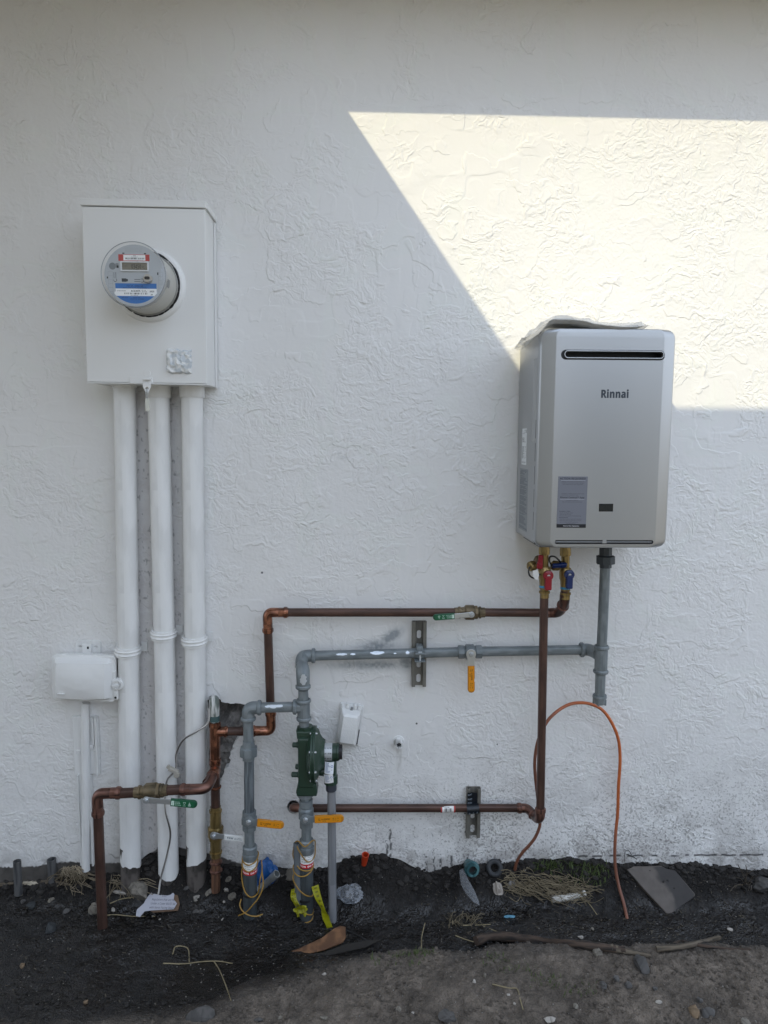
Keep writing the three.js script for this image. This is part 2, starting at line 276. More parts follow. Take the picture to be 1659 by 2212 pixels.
function groundY(x, z) {
  const n1 = fbm(x * 7 + 20, z * 7 + 3, 3) - 0.5;
  if (z < 0) return bend2(bank, x);
  const zc = along(crest, x) + 0.1 * n1 + 0.04 * (fbm(x * 13, 2.2, 3) - 0.5), lo = along(floorLow, x), hi = lerp(-0.03, -0.015, sstep(-0.3, 0.2, x));
  const foot = 0.15 + 0.05 * (fbm(x * 5, 7, 2) - 0.5);
  let h = lerp(bend2(bank, x), lo, sstep(-0.02, foot, z));
  h = lerp(h, hi, sstep(zc - lerp(0.3, 0.12, sstep(-0.4, 0.2, x)), zc + 0.01, z));
  h = lerp(h, 0, sstep(0.8, 1.6, z));
  const fine = 1 - sstep(1.2, 3, z);
  const ridge = 1 - Math.abs(2 * fbm(x * 19 + 5, z * 23, 3) - 1), wetness = 1 - sstep(-0.05, 0.05, z - zc);
  return h + fine * (0.034 * n1 * sstep(0, 0.05, z) + (0.017 - 0.01 * wetness * sstep(0.1, 0.16, z)) * (ridge - 0.75) + (0.013 - 0.009 * wetness * sstep(0.1, 0.16, z)) * (fbm(x * 38, z * 38, 3) - 0.5) + (0.008 - 0.006 * wetness * sstep(0.1, 0.16, z)) * (fbm(x * 95, z * 95, 2) - 0.5));
}
function dryness(x, z) { const n = fbm(x * 6 + 50, z * 6, 4) - 0.5; return sstep(-0.06, 0.08, z - along(crest, x) + 0.035 + 0.2 * n); }
function G(px, py) {       // the point of the ground seen at a pixel of the photograph
  const d = dirOf(px, py); let t = 1.2, last = t;
  for (; t < 6; t += 0.004) { const p = camPos.clone().addScaledVector(d, t); if (p.z < 0.004 || p.y < groundY(p.x, p.z)) break; last = t; }
  const p = camPos.clone().addScaledVector(d, last); p.y = groundY(p.x, p.z); return p;
}
{
  const axis = (a, b, step, far, f) => { const o = []; for (let v = a; v <= b + 1e-6; v += step) o.push(v); let s = step, v = b; while (v < far) { s *= f; v += s; o.push(v); } return o; };
  const zs = axis(-0.05, 0.8, 0.005, 90, 1.22), xr = axis(0, 1.55, 0.0056, 90, 1.25), xl = axis(0.0056, 1.35, 0.0056, 90, 1.25);
  const xs = [...xl.map((v) => -v).reverse(), ...xr], pos = [], uv = [], idx = [], col = [];
  for (const z of zs) for (const x of xs) {
    pos.push(x, groundY(x, z), z); uv.push(x, z);
    const d = dryness(x, z), sand = sstep(0.75, 1.5, z + 0.4 * (fbm(x * 3, z * 3, 3) - 0.5)), n = fbm(x * 14, z * 14, 4), g = (0.45 + 1.1 * n) * (0.75 + 0.5 * vn(x * 60, z * 60));
    const wet = [0.0135, 0.0112, 0.0097], dry = [0.14, 0.115, 0.092], far = [0.42, 0.35, 0.25];
    for (let k = 0; k < 3; k++) col.push(lerp(lerp(wet[k], dry[k], d), far[k], sand) * g);
  }
  for (let j = 0; j < zs.length - 1; j++) for (let i = 0; i < xs.length - 1; i++) { const a = j * xs.length + i; idx.push(a, a + xs.length, a + 1, a + 1, a + xs.length, a + xs.length + 1); }
  const g = geoOf(pos, idx, uv); g.setAttribute('color', new THREE.Float32BufferAttribute(col, 3));
  const gb = texGrey(512, 512, (u, v) => 0.6 * fbm(u * 48, v * 48, 3) + 0.4 * vn(u * 160, v * 160)); gb.repeat.set(2.2, 2.2); gb.wrapS = gb.wrapT = THREE.MirroredRepeatWrapping;
  const gm = texRGB(512, 512, (u, v) => { const k = 0.55 + 0.9 * (0.5 * fbm(u * 60, v * 60, 3) + 0.5 * vn(u * 190, v * 190)) ; return [k * 0.8, k * 0.8, k * 0.8]; }); gm.repeat.set(2.2, 2.2); gm.wrapS = gm.wrapT = THREE.MirroredRepeatWrapping;
  const gr = texGrey(1024, 320, (u, v) => { const x = lerp(-1.4, 1.6, u), z = lerp(0, 0.8, v); return lerp(0.22 + 0.5 * sstep(0.4, 0.62, fbm(x * 8, z * 8, 3)) * sstep(0.34, 0.6, fbm(x * 31, z * 31, 2)), 1, Math.max(dryness(x, z), sstep(0.12, 0.06, z))); }); gr.repeat.set(1 / 3, 1 / 0.8); gr.offset.set(1.4 / 3, 0); gr.wrapS = gr.wrapT = THREE.ClampToEdgeWrapping;
  structure('ground', g, new THREE.MeshStandardMaterial({ vertexColors: true, map: gm, bumpMap: gb, bumpScale: 0.008, roughness: 1, roughnessMap: gr }));
}

// ================================================================ MATERIALS OF THE FITTINGS
const mottle = texGrey(256, 256, (u, v) => 0.35 + 0.5 * fbm(u * 14, v * 14, 4));
const tintTex = (a, b, su, sv, o = 4) => texRGB(256, 256, (u, v) => { const t = sstep(0.3, 0.7, fbm(u * su, v * sv, o)); return [0, 1, 2].map((k) => lerp(a[k], b[k], t)); });
function tinted(a, b, rough, metal, su = 12, sv = 12, more = {}) { const t = tintTex(a, b, su, sv); t.repeat.set(10, 3); return new THREE.MeshStandardMaterial({ map: t, roughness: rough, metalness: metal, ...more }); }
const M = {
  copper: tinted([0.068, 0.038, 0.03], [0.105, 0.057, 0.043], 0.42, 0.4, 4, 5),                  // tarnished pipe
  fitting: tinted([0.13, 0.06, 0.04], [0.36, 0.16, 0.1], 0.25, 0.85, 5, 14),                   // brighter pressed fittings
  dullFitting: tinted([0.055, 0.032, 0.026], [0.2, 0.1, 0.075], 0.36, 0.6, 10, 6),
  brass: tinted([0.17, 0.12, 0.045], [0.33, 0.235, 0.095], 0.32, 0.7, 10, 8),
  dullBrass: tinted([0.085, 0.066, 0.038], [0.19, 0.145, 0.085], 0.5, 0.45, 10, 8),
  gas: tinted([0.155, 0.178, 0.186], [0.215, 0.24, 0.247], 0.46, 0.2, 5, 9, { bumpMap: mottle, bumpScale: 0.0012 }),   // grey painted steel
  gasDark: tinted([0.06, 0.072, 0.08], [0.18, 0.205, 0.22], 0.5, 0.2, 16, 4),
  casing: tinted([0.036, 0.044, 0.047], [0.062, 0.073, 0.077], 0.5, 0, 8, 4),                        // dark riser sleeve
  chip: std(0.62, 0.66, 0.7, 0.35, 0.6),
  pvc: tinted([0.165, 0.17, 0.18], [0.215, 0.22, 0.23], 0.5, 0, 8, 2),
  paint: tinted([0.72, 0.72, 0.705], [0.79, 0.79, 0.775], 0.5, 0, 8, 4, { bumpMap: mottle, bumpScale: 0.001 }),       // thick white wall paint on metal and plastic
  paintClean: std(0.78, 0.78, 0.765, 0.48, 0, { bumpMap: mottle, bumpScale: 0.0004 }),
  zinc: std(0.5, 0.52, 0.53, 0.38, 0.8), steel: std(0.62, 0.64, 0.65, 0.28, 0.9),
  yellow: std(0.5, 0.2, 0.008, 0.45), green: std(0.008, 0.075, 0.035, 0.4), white: std(0.75, 0.75, 0.73, 0.5),
  red: std(0.27, 0.006, 0.018, 0.3), blue: std(0.009, 0.025, 0.115, 0.3), black: std(0.012, 0.012, 0.013, 0.5), rubber: std(0.015, 0.015, 0.016, 0.6),
  strut: tinted([0.13, 0.126, 0.11], [0.22, 0.21, 0.182], 0.55, 0.3, 10, 3),
  regulator: std(0.02, 0.046, 0.029, 0.36, 0, { bumpMap: mottle, bumpScale: 0.0004 }),
  wire: std(0.32, 0.18, 0.028, 0.5), dirt: tinted([0.04, 0.034, 0.03], [0.11, 0.095, 0.085], 0.85, 0, 9, 9),
};
// a pipe fitting ring: a raised bead round a pipe at A, pointing along dir
function bead(A, dir, r, w = 0.01, rise = 0.003) { const d = dir.clone().normalize(), s = A.clone().addScaledVector(d, -w / 2); return spin(s, s.clone().add(d), [[0, r - 0.002], [0, r + rise * 0.4], [w * 0.25, r + rise], [w * 0.75, r + rise], [w, r + rise * 0.4], [w, r - 0.002]], 20); }
// a pressed copper socket at the end of an elbow or tee: from A along dir
function socket(A, dir, r) { const d = dir.clone().normalize(); return merge([spin(A, A.clone().add(d), [[0, r - 0.003], [0, r + 0.0016], [0.016, r + 0.0016], [0.017, r + 0.004], [0.0225, r + 0.0046], [0.028, r + 0.004], [0.029, r + 0.0012], [0.032, r + 0.001], [0.032, r - 0.003]], 22)]); }
// an elbow from A round the corner to B with its two sockets
function elbowGeo(A, C, B, r, bend, s = true) {
  const a = C.clone().lerp(A, Math.min(0.9, bend / C.distanceTo(A))), b = C.clone().lerp(B, Math.min(0.9, bend / C.distanceTo(B))), list = [sweep(route([a, C, b], bend * 0.98, 12), r + 0.0014, 20)];
  if (s) list.push(socket(a, A.clone().sub(C), r), socket(b, B.clone().sub(C), r));
  return merge(list);
}
// a threaded iron elbow: thick bend with a rolled collar at each end
function ironElbow(A, C, B, r, bend) {
  const a = C.clone().lerp(A, Math.min(0.95, bend / C.distanceTo(A))), b = C.clone().lerp(B, Math.min(0.95, bend / C.distanceTo(B)));
  return merge([sweep(route([a, C, b], bend * 0.97, 12), r + 0.0042, 22), bead(a, A.clone().sub(C), r + 0.004, 0.012, 0.0042), bead(b, B.clone().sub(C), r + 0.004, 0.012, 0.0042)]);
}
// the lever of a ball valve: pivot at A, lever towards B; drop is how far the grip is set off in z
function lever(owner, A, B, w, metal, grip, o = {}) {
  const L = A.distanceTo(B), a = Math.atan2(B.y - A.y, B.x - A.x), { grip0 = 0.32, neck = w * 0.8, rise = 0.004, hub = w * 0.62, thick = 0.004 } = o;
  const put = (g) => { g.rotateZ(a); g.translate(A.x, A.y, A.z); return g; };
  const hubPts = []; for (let k = 0; k <= 14; k++) { const t = (60 + k / 14 * 240) * D2R; hubPts.push([Math.cos(t) * hub, Math.sin(t) * hub]); }
  const gx = L * grip0;
  const stem = part(owner, 'lever', put(plate([...hubPts, [gx * 0.55, -neck / 2], [gx + 0.01, -neck / 2], [gx + 0.01, neck / 2], [gx * 0.55, neck / 2]], rise, rise + 0.0035, 0.0006)), metal);
  const gp = []; for (let k = 0; k <= 10; k++) { const t = (-90 + k * 18) * D2R; gp.push([L - w * 0.5 + Math.cos(t) * w * 0.5, Math.sin(t) * w * 0.5]); }
  const waist = o.waist ? [[lerp(gx, L, 0.62), w * 0.5], [lerp(gx, L, 0.58), w * 0.44], [lerp(gx, L, 0.5), w * 0.44], [lerp(gx, L, 0.45), w * 0.5]] : [];
  const outline = [...gp, ...waist, [gx, w * 0.48], [gx, -w * 0.48]];
  part(stem, 'grip', put(plate(outline, rise - 0.0025, rise + 0.0065, 0.0025)), grip);
  const n = V(0, 0, 1), base = A.clone().addScaledVector(n, rise + 0.003);
  part(stem, 'nut', spin(base, base.clone().add(n), [[0, 0], [0, w * 0.36], [0.005, w * 0.36], [0.006, w * 0.3], [0.006, w * 0.2], [0.012, w * 0.18], [0.0125, 0]], 6), M.zinc);
  if (o.print) { const g = new THREE.PlaneGeometry(L - gx - w * 0.35, w * 0.78); g.translate((gx + L - w * 0.3) / 2, 0, rise + 0.0072); part(stem, 'print', put(g), new THREE.MeshStandardMaterial({ map: o.print, roughness: 0.5 })); }
  return stem;
}

// ================================================================ ELECTRIC METER, CONDUITS AND THE PHONE BOX
{ // ---- the meter can
  const z = 0.15, c = P(311.5, 634, z), w = P(443, 634, z).x - P(180, 634, z).x, h = P(311, 437, z).y - P(311, 833, z).y;
  const t = thing('meter_box', 'tall white steel electric meter box above three conduits', 'meter box', V(c.x, c.y - h / 2, 0)); t.rotation.z = -0.5 * D2R;
  const hw = w / 2;
  piece(t, 'body', box(-hw + 0.003, hw - 0.003, 0.002, h - 0.004, 0.004, z - 0.012, 0.003), M.paintClean);
  piece(t, 'cover', merge([box(-hw, hw, 0.004, h - 0.02, z - 0.014, z - 0.002, 0.002), box(-hw, hw, 0, 0.003, z - 0.02, z - 0.0015)]), M.paintClean);
  const lip = merge([box(-hw - 0.004, hw + 0.004, h - 0.017, h + 0.003, z - 0.016, z + 0.0015, 0.002), box(hw - 0.001, hw + 0.004, h - 0.013, h + 0.003, 0.004, z - 0.016)]);
  piece(t, 'top_flange', lip, M.paintClean);
  piece(t, 'side_flange', box(hw - 0.002, hw + 0.003, 0.0, h - 0.02, 0.006, 0.02), M.paintClean);
  // raised ring round the meter, smeared black sealant inside it
  const mc = P(320, 616, z), ring = V(mc.x - c.x, mc.y - c.y + h / 2, z - 0.003);
  piece(t, 'meter_ring', spin(ring, ring.clone().add(V(0, 0, 1)), [[0, 0.09], [0, 0.109], [0.006, 0.107], [0.011, 0.101], [0.0125, 0.0965], [0.0125, 0.09]], 48), M.paintClean);
  const seal = []; for (let k = 0; k <= 60; k++) { const a = k / 60 * 6.2832; seal.push(ring.clone().add(V(Math.cos(a) * 0.0925, Math.sin(a) * 0.0925, 0.0115 + 0.0015 * Math.sin(k * 3.1)))); }
  piece(t, 'sealant', sweep(seal, seal.map((_, k) => 0.0017 + 0.0028 * vn(k * 0.7, 4)), 7), M.black);
  // the crumpled painted label
  const lc = P(386, 780, z), n = 16, pos = [], uv = [], idx = [], lx = lc.x - c.x, ly = lc.y - c.y + h / 2;
  for (let j = 0; j <= n; j++) for (let i = 0; i <= n; i++) { const u = i / n - 0.5, v = j / n - 0.5, e = i === 0 || j === 0 || i === n || j === n; const f = Math.abs(fbm(u * 5 + 9, v * 4 + 3, 2) - 0.5) * 2; pos.push(lx + u * 0.076 + 0.006 * (vn(j * 0.6, i < 8 ? 3 : 9) - 0.5), ly + v * 0.072 + 0.006 * (vn(i * 0.6, j < 8 ? 5 : 2) - 0.5), z - 0.0015 + (e ? 0 : 0.004 + 0.014 * (1 - f) * (1 - 1.2 * Math.max(Math.abs(u), Math.abs(v))))); uv.push(u + 0.5, v + 0.5); }
  for (let j = 0; j < n; j++) for (let i = 0; i < n; i++) { const a = j * (n + 1) + i; idx.push(a, a + 1, a + n + 1, a + 1, a + n + 2, a + n + 1); }
  piece(t, 'crumpled_label', toCreasedNormals(geoOf(pos, idx, uv), 0.35), new THREE.MeshStandardMaterial({ map: tintTex([0.55, 0.59, 0.62], [0.78, 0.78, 0.76], 7, 7), roughness: 0.5 }), 'crumpled label half covered in white paint');
  // hasp at the bottom edge
  const hx = P(318, 830, z).x - c.x;
  piece(t, 'hasp', merge([box(hx - 0.052, hx + 0.016, 0.001, 0.021, z - 0.003, z + 0.0005, 0.001), plate([[hx - 0.013, 0.004], [hx + 0.013, 0.004], [hx + 0.012, -0.008], [hx + 0.005, -0.024], [hx - 0.005, -0.024], [hx - 0.012, -0.008]], z + 0.002, z + 0.004, 0, [rrect(0.009, 0.009, 0.0044, 4, hx, -0.013)]), box(hx - 0.01, hx + 0.012, 0.012, 0.015, z - 0.002, z + 0.01)]), M.paintClean);
  piece(t, 'knockout', spin(V(hx, 0.032, z - 0.003), V(hx, 0.032, z), [[0, 0], [0, 0.0105], [0.003, 0.0105], [0.0035, 0.0095], [0.0035, 0]], 20), M.paintClean);
  const seal2 = piece(t, 'seal_wire', sweep(smooth([V(hx, -0.013, z + 0.004), V(hx - 0.003, -0.03, z + 0.006), V(hx, -0.045, z + 0.004), V(hx + 0.003, -0.03, z + 0.006), V(hx + 0.001, -0.013, z + 0.004)], 24), 0.0009, 6), M.zinc);
  piece(seal2, 'seal_tag', merge([box(hx - 0.0062, hx + 0.0062, -0.082, -0.042, z + 0.001, z + 0.0042, 0.0012)]), phys(0.78, 0.78, 0.7, 0.25, 0, { transmission: 0.25 }));
}
{ // ---- the meter itself
  const z = 0.165, c = P(320, 616, 0.155), f = P(293.6, 590.7, 0.287), t = thing('electric_meter', 'round electric meter with a grey dial and blue and white name plate', 'electric meter', V(c.x, c.y, z));
  const Z = V(0, 0, 1), lz = f.z - z, O = V(0, 0, 0), off = V(f.x - c.x, f.y - c.y, 0);
  piece(t, 'drum', spin(V(0, 0, -0.02), Z, [[0, 0], [0, 0.0885], [0.016, 0.0885], [0.02, 0.086], [0.06, 0.086], [lz - 0.012, 0.0855], [lz - 0.0125, 0]], 56), std(0.5, 0.49, 0.45, 0.38, 0.15));
  piece(t, 'base_band', spin(V(0, 0, -0.018), Z, [[0, 0.088], [0.016, 0.0905], [0.018, 0.0885], [0.018, 0.085]], 48), std(0.3, 0.3, 0.28, 0.4, 0.2));
  const face = canvasTex(1024, 1024, (g, W) => {
    const mm = (x) => x / 178 * W, C = W / 2; g.fillStyle = '#b3b8bc'; g.fillRect(0, 0, W, W);
    const X = (x) => (x - 680) / 1105 * W + C, Y = (y) => (y - 715) / 1105 * W + C;       // sizes read off the plate
    const R = (x0, y0, x1, y1, col) => { g.fillStyle = col; g.fillRect(X(x0), Y(y0), X(x1) - X(x0), Y(y1) - Y(y0)); };
    g.strokeStyle = '#8d9194'; g.lineWidth = 3; for (let k = 0; k < 6; k++) { const y = 650 + k * 70; g.strokeRect(X(1110), Y(y), X(1190) - X(1110), Y(y + 70) - Y(y)); g.strokeRect(X(195), Y(y), X(275) - X(195), Y(y + 70) - Y(y)); }
    g.strokeStyle = '#a0a5a8'; for (let k = 0; k < 22; k++) { g.beginPath(); g.moveTo(X(520 + k * 14), Y(215)); g.lineTo(X(520 + k * 14), Y(300)); g.stroke(); }
    R(465, 308, 505, 328, '#1c2124'); R(858, 312, 898, 332, '#1c2124'); R(1088, 652, 1108, 698, '#1c2124'); R(170, 735, 192, 770, '#1c2124');
    R(392, 338, 956, 455, '#b3423f'); R(482, 346, 880, 445, '#eceeee');
    g.fillStyle = '#24262a'; g.textAlign = 'center'; g.font = 'bold 18px sans-serif'; g.fillText('PSGN', X(685), Y(368)); g.font = '13px sans-serif'; g.fillText('00100000210801/70', X(685), Y(388)); g.fillText('TYPE SL  00100 00112 09   FL 00010 0011709', X(690), Y(440));
    for (let k = 0; k < 60; k++) if (LAT[k * 7] > 0.42) g.fillRect(X(520 + k * 5.7), Y(396), 2 + LAT[k * 3] * 3, Y(422) - Y(396));
    g.fillStyle = '#7a8083'; g.beginPath(); g.arc(X(280), Y(548), 58, 0, 7); g.fill(); R(335, 495, 392, 575, '#868b8d'); R(355, 535, 392, 580, '#23272a');
    g.strokeStyle = '#202428'; g.lineWidth = 7; g.beginPath(); g.moveTo(X(302), Y(655)); g.lineTo(X(302), Y(765)); g.moveTo(X(336), Y(655)); g.lineTo(X(336), Y(765)); g.stroke(); g.beginPath(); g.arc(X(322), Y(795), 26, -1.0, 3.4); g.stroke();
    g.beginPath(); g.moveTo(X(668), Y(782)); g.lineTo(X(780), Y(782)); g.moveTo(X(668), Y(820)); g.lineTo(X(780), Y(820)); g.stroke(); g.beginPath(); g.arc(X(808), Y(800), 28, -2.3, 2.3); g.stroke();
    R(440, 765, 525, 825, '#34393d'); R(525, 775, 552, 818, '#34393d');
    g.save(); g.beginPath(); g.moveTo(X(318), Y(852)); g.lineTo(X(1070), Y(852)); g.lineTo(X(1070), Y(1040)); g.arc(C, C, W * 0.452, 0.62, 2.53); g.lineTo(X(325), Y(1000)); g.closePath(); g.clip();
    R(300, 852, 1090, 1300, '#2f6fb5'); R(300, 945, 1090, 1078, '#eff1f2');
    g.fillStyle = '#15305a'; g.textAlign = 'left'; g.font = 'bold 36px sans-serif'; g.fillText('FOCUS  AXRe-SD', X(525), Y(912)); g.font = 'bold 20px sans-serif'; g.fillText('FORM 2S CL200 240V 3W 60Hz TA=30 Kh 7.2', X(450), Y(940));
    g.fillStyle = '#20242a'; g.font = 'bold 38px sans-serif'; g.fillText('ACD2075', X(600), Y(1002)); g.font = 'bold 15px sans-serif'; g.fillText('65S1000U-RDGNA000', X(345), Y(992)); g.fillText('FPL  FL 00', X(797), Y(980)); g.fillText('408-102-600', X(800), Y(1004)); g.font = 'bold 36px sans-serif'; g.fillText('2825', X(940), Y(1008)); g.font = 'bold 32px sans-serif'; g.fillText('5Y', X(960), Y(1064));
    for (let k = 0; k < 75; k++) if (LAT[k * 11 + 3] > 0.4) g.fillRect(X(482 + k * 5.7), Y(1018), 2 + LAT[k * 5] * 3, Y(1048) - Y(1018));
    g.font = 'bold 15px sans-serif'; g.fillText('105 452 800714891', X(590), Y(1070)); g.fillStyle = '#15305a'; g.font = 'bold 22px sans-serif'; g.fillText('EMISSION', X(430), Y(1112)); g.fillText('103 623 979', X(630), Y(1112)); for (let k = 0; k < 46; k++) if (LAT[k * 13 + 1] > 0.4) g.fillRect(X(575 + k * 5.7), Y(1120), 3, 20);
    g.restore();
  });
  const disc = new THREE.CircleGeometry(0.0845, 64); disc.translate(0, 0, lz - 0.0115); const fm = piece(t, 'dial', disc, new THREE.MeshStandardMaterial({ map: face, roughness: 0.5 }));
  const pos = (x, y) => [(x - 680) / 1105 * 0.169, -(y - 715) / 1105 * 0.169];
  const [lx, ly] = pos(685, 553), lcd = canvasTex(512, 160, (g, W, H) => { g.fillStyle = '#7b776a'; g.fillRect(0, 0, W, H); g.fillStyle = '#55534a'; g.font = '58px monospace'; g.fillText('TOT', 14, 88); g.fillStyle = '#25251f'; g.font = 'bold 108px monospace'; g.save(); g.translate(186, 122); g.scale(0.62, 1.12); g.fillText('03450', 0, 0); g.restore(); g.font = 'bold 24px monospace'; g.fillText('kWh', 400, 96); g.fillRect(270, 136, 70, 6); g.fillRect(430, 122, 30, 6); });
  piece(fm, 'display_bezel', (() => { const g = plate(rrect(0.0775, 0.0272, 0.002), 0, 0.004, 0.0008, [rrect(0.0705, 0.02, 0.001)]); g.translate(lx, ly, lz - 0.0112); return g; })(), std(0.72, 0.74, 0.75, 0.4));
  piece(fm, 'display', (() => { const g = new THREE.PlaneGeometry(0.0705, 0.02); g.translate(lx, ly, lz - 0.0105); return g; })(), new THREE.MeshStandardMaterial({ map: lcd, roughness: 0.3 }));
  const [ox, oy] = pos(928, 772), oc = V(ox, oy, lz - 0.012);
  const port = piece(fm, 'optical_port', merge([spin(oc, oc.clone().add(Z), [[0, 0.012], [0.012, 0.0115], [0.0135, 0.0105], [0.0135, 0]], 28)]), std(0.5, 0.47, 0.42, 0.35, 0.3));
  piece(port, 'port_window', (() => { const g = plate(rrect(0.0145, 0.0085, 0.004), 0, 0.001); g.translate(ox, oy, lz + 0.0017); return g; })(), M.black);
  for (const [sx, sy] of [[-1, -1], [1, -1], [-1, 1], [1, 1]]) piece(port, 'screw', spin(V(ox + sx * 0.0078, oy + sy * 0.0062, lz + 0.0012), V(ox + sx * 0.0078, oy + sy * 0.0062, 1), [[0, 0], [0, 0.0018], [0.0012, 0.0016], [0.0012, 0]], 10), M.zinc);
  // clear front cover with its rolled rim
  const glass = phys(1, 1, 1, 0.04, 0, { transmission: 1, thickness: 0, ior: 1.45 });
  piece(t, 'glass_cover', spin(V(0, 0, lz - 0.03), Z, [[0, 0.0865], [0.024, 0.088], [0.03, 0.0895], [0.0335, 0.0885], [0.0345, 0.083], [0.0345, 0]], 64), glass);
  piece(t, 'cover_rim', new THREE.TorusGeometry(0.0892, 0.0011, 8, 64).translate(0, 0, lz + 0.0005), std(0.32, 0.34, 0.36, 0.3, 0.3));
  const tape = new THREE.CylinderGeometry(0.0868, 0.0868, 0.022, 8, 1, true, Math.PI / 2 - 0.3, 0.26); tape.rotateX(Math.PI / 2); tape.translate(0, 0, lz - 0.042); piece(t, 'tape', tape, std(0.25, 0.26, 0.26, 0.45, 0.2));
}
// ---- three painted conduits
for (const [name, label, x0, y0, x1, y1, strapY, couple, ends] of [
  ['conduit_pipe', 'thick white conduit closest to the small phone box', 269, 838, 282.5, 1885, 1405, 0, [1862, 0.03]],
  ['conduit_pipe', 'thick white conduit standing between the other two under the meter box', 342, 838, 364.5, 1915, 1369, 1, [1888, 0.05]],
  ['conduit_pipe', 'thick white conduit beside the copper riser, its foot bare and brown', 414.5, 838, 424.5, 1912, 1383, 1, [1858, 0.06]],
]) {
  const z = 0.042, r = 0.0338, top = P(x0, y0 - 6, z), bot = P(x1, y1 + 10, z), base = P(x1, ends[0], z), t = thing(name, label, 'conduit', base.clone());
  const pg = sweep([top, top.clone().lerp(base, 0.5).add(V(0.002, 0, 0)), base], r, 40, false), pp = pg.attributes.position;   // the paint ends in a ragged edge
  for (let i = 82; i < 123; i++) pp.setY(i, pp.getY(i) + 0.014 * (fbm((i % 40) * 0.35, x0, 2) - 0.6) + (pp.getX(i) - base.x) * (x0 > 400 ? 0.35 : -0.25));
  part(t, 'pipe', pg, M.paint);
  // below the paint line the pipe is bare and muddy
  const edge = []; for (let k = 0; k <= 3; k++) edge.push(base.clone().lerp(bot, k / 3));
  part(t, 'bare_foot', sweep([base.clone().add(V(0, 0.06, 0)), ...edge.slice(1), bot.clone().add(V(0, -0.06, 0))], r - 0.0006, 28), M.dirt);
  if (couple) part(t, 'coupling', spin(top, top.clone().add(V(0, -1, 0)), [[0, 0.02], [0, r + 0.0052], [0.037, r + 0.0052], [0.039, r + 0.004], [0.039, r - 0.002]], 30), M.paint);
  else part(t, 'locknut', spin(top.clone().add(V(0, 0.004, 0)), top.clone().add(V(0, -1, 0)), [[0, 0.02], [0, r + 0.006], [0.012, r + 0.006], [0.013, r - 0.002]], 8), M.paint);
  const s = P(lerp(x0, x1, (strapY - y0) / (y1 - y0)), strapY, z), ax = bot.clone().sub(top).normalize(), band = spin(s.clone().addScaledVector(ax, -0.016), s.clone().add(ax), [[0, r - 0.001], [0, r + 0.005], [0.006, r + 0.0055], [0.009, r + 0.0095], [0.012, r + 0.006], [0.017, r + 0.006], [0.021, r + 0.0095], [0.024, r + 0.0055], [0.032, r + 0.005], [0.032, r - 0.001]], 28);
  const tilt = rnd(-0.05, 0.05); band.translate(-s.x, -s.y, -s.z); band.rotateZ(tilt); band.rotateX(0.08); band.translate(s.x, s.y, s.z);
  const strap = part(t, 'strap', band, M.paint);
  for (const q of [-1, 1]) part(strap, 'strap_tab', box(s.x + q * (r + 0.009) - 0.011, s.x + q * (r + 0.009) + 0.011, s.y - 0.014, s.y + 0.018, 0.001, 0.008, 0.001), M.paint);
}
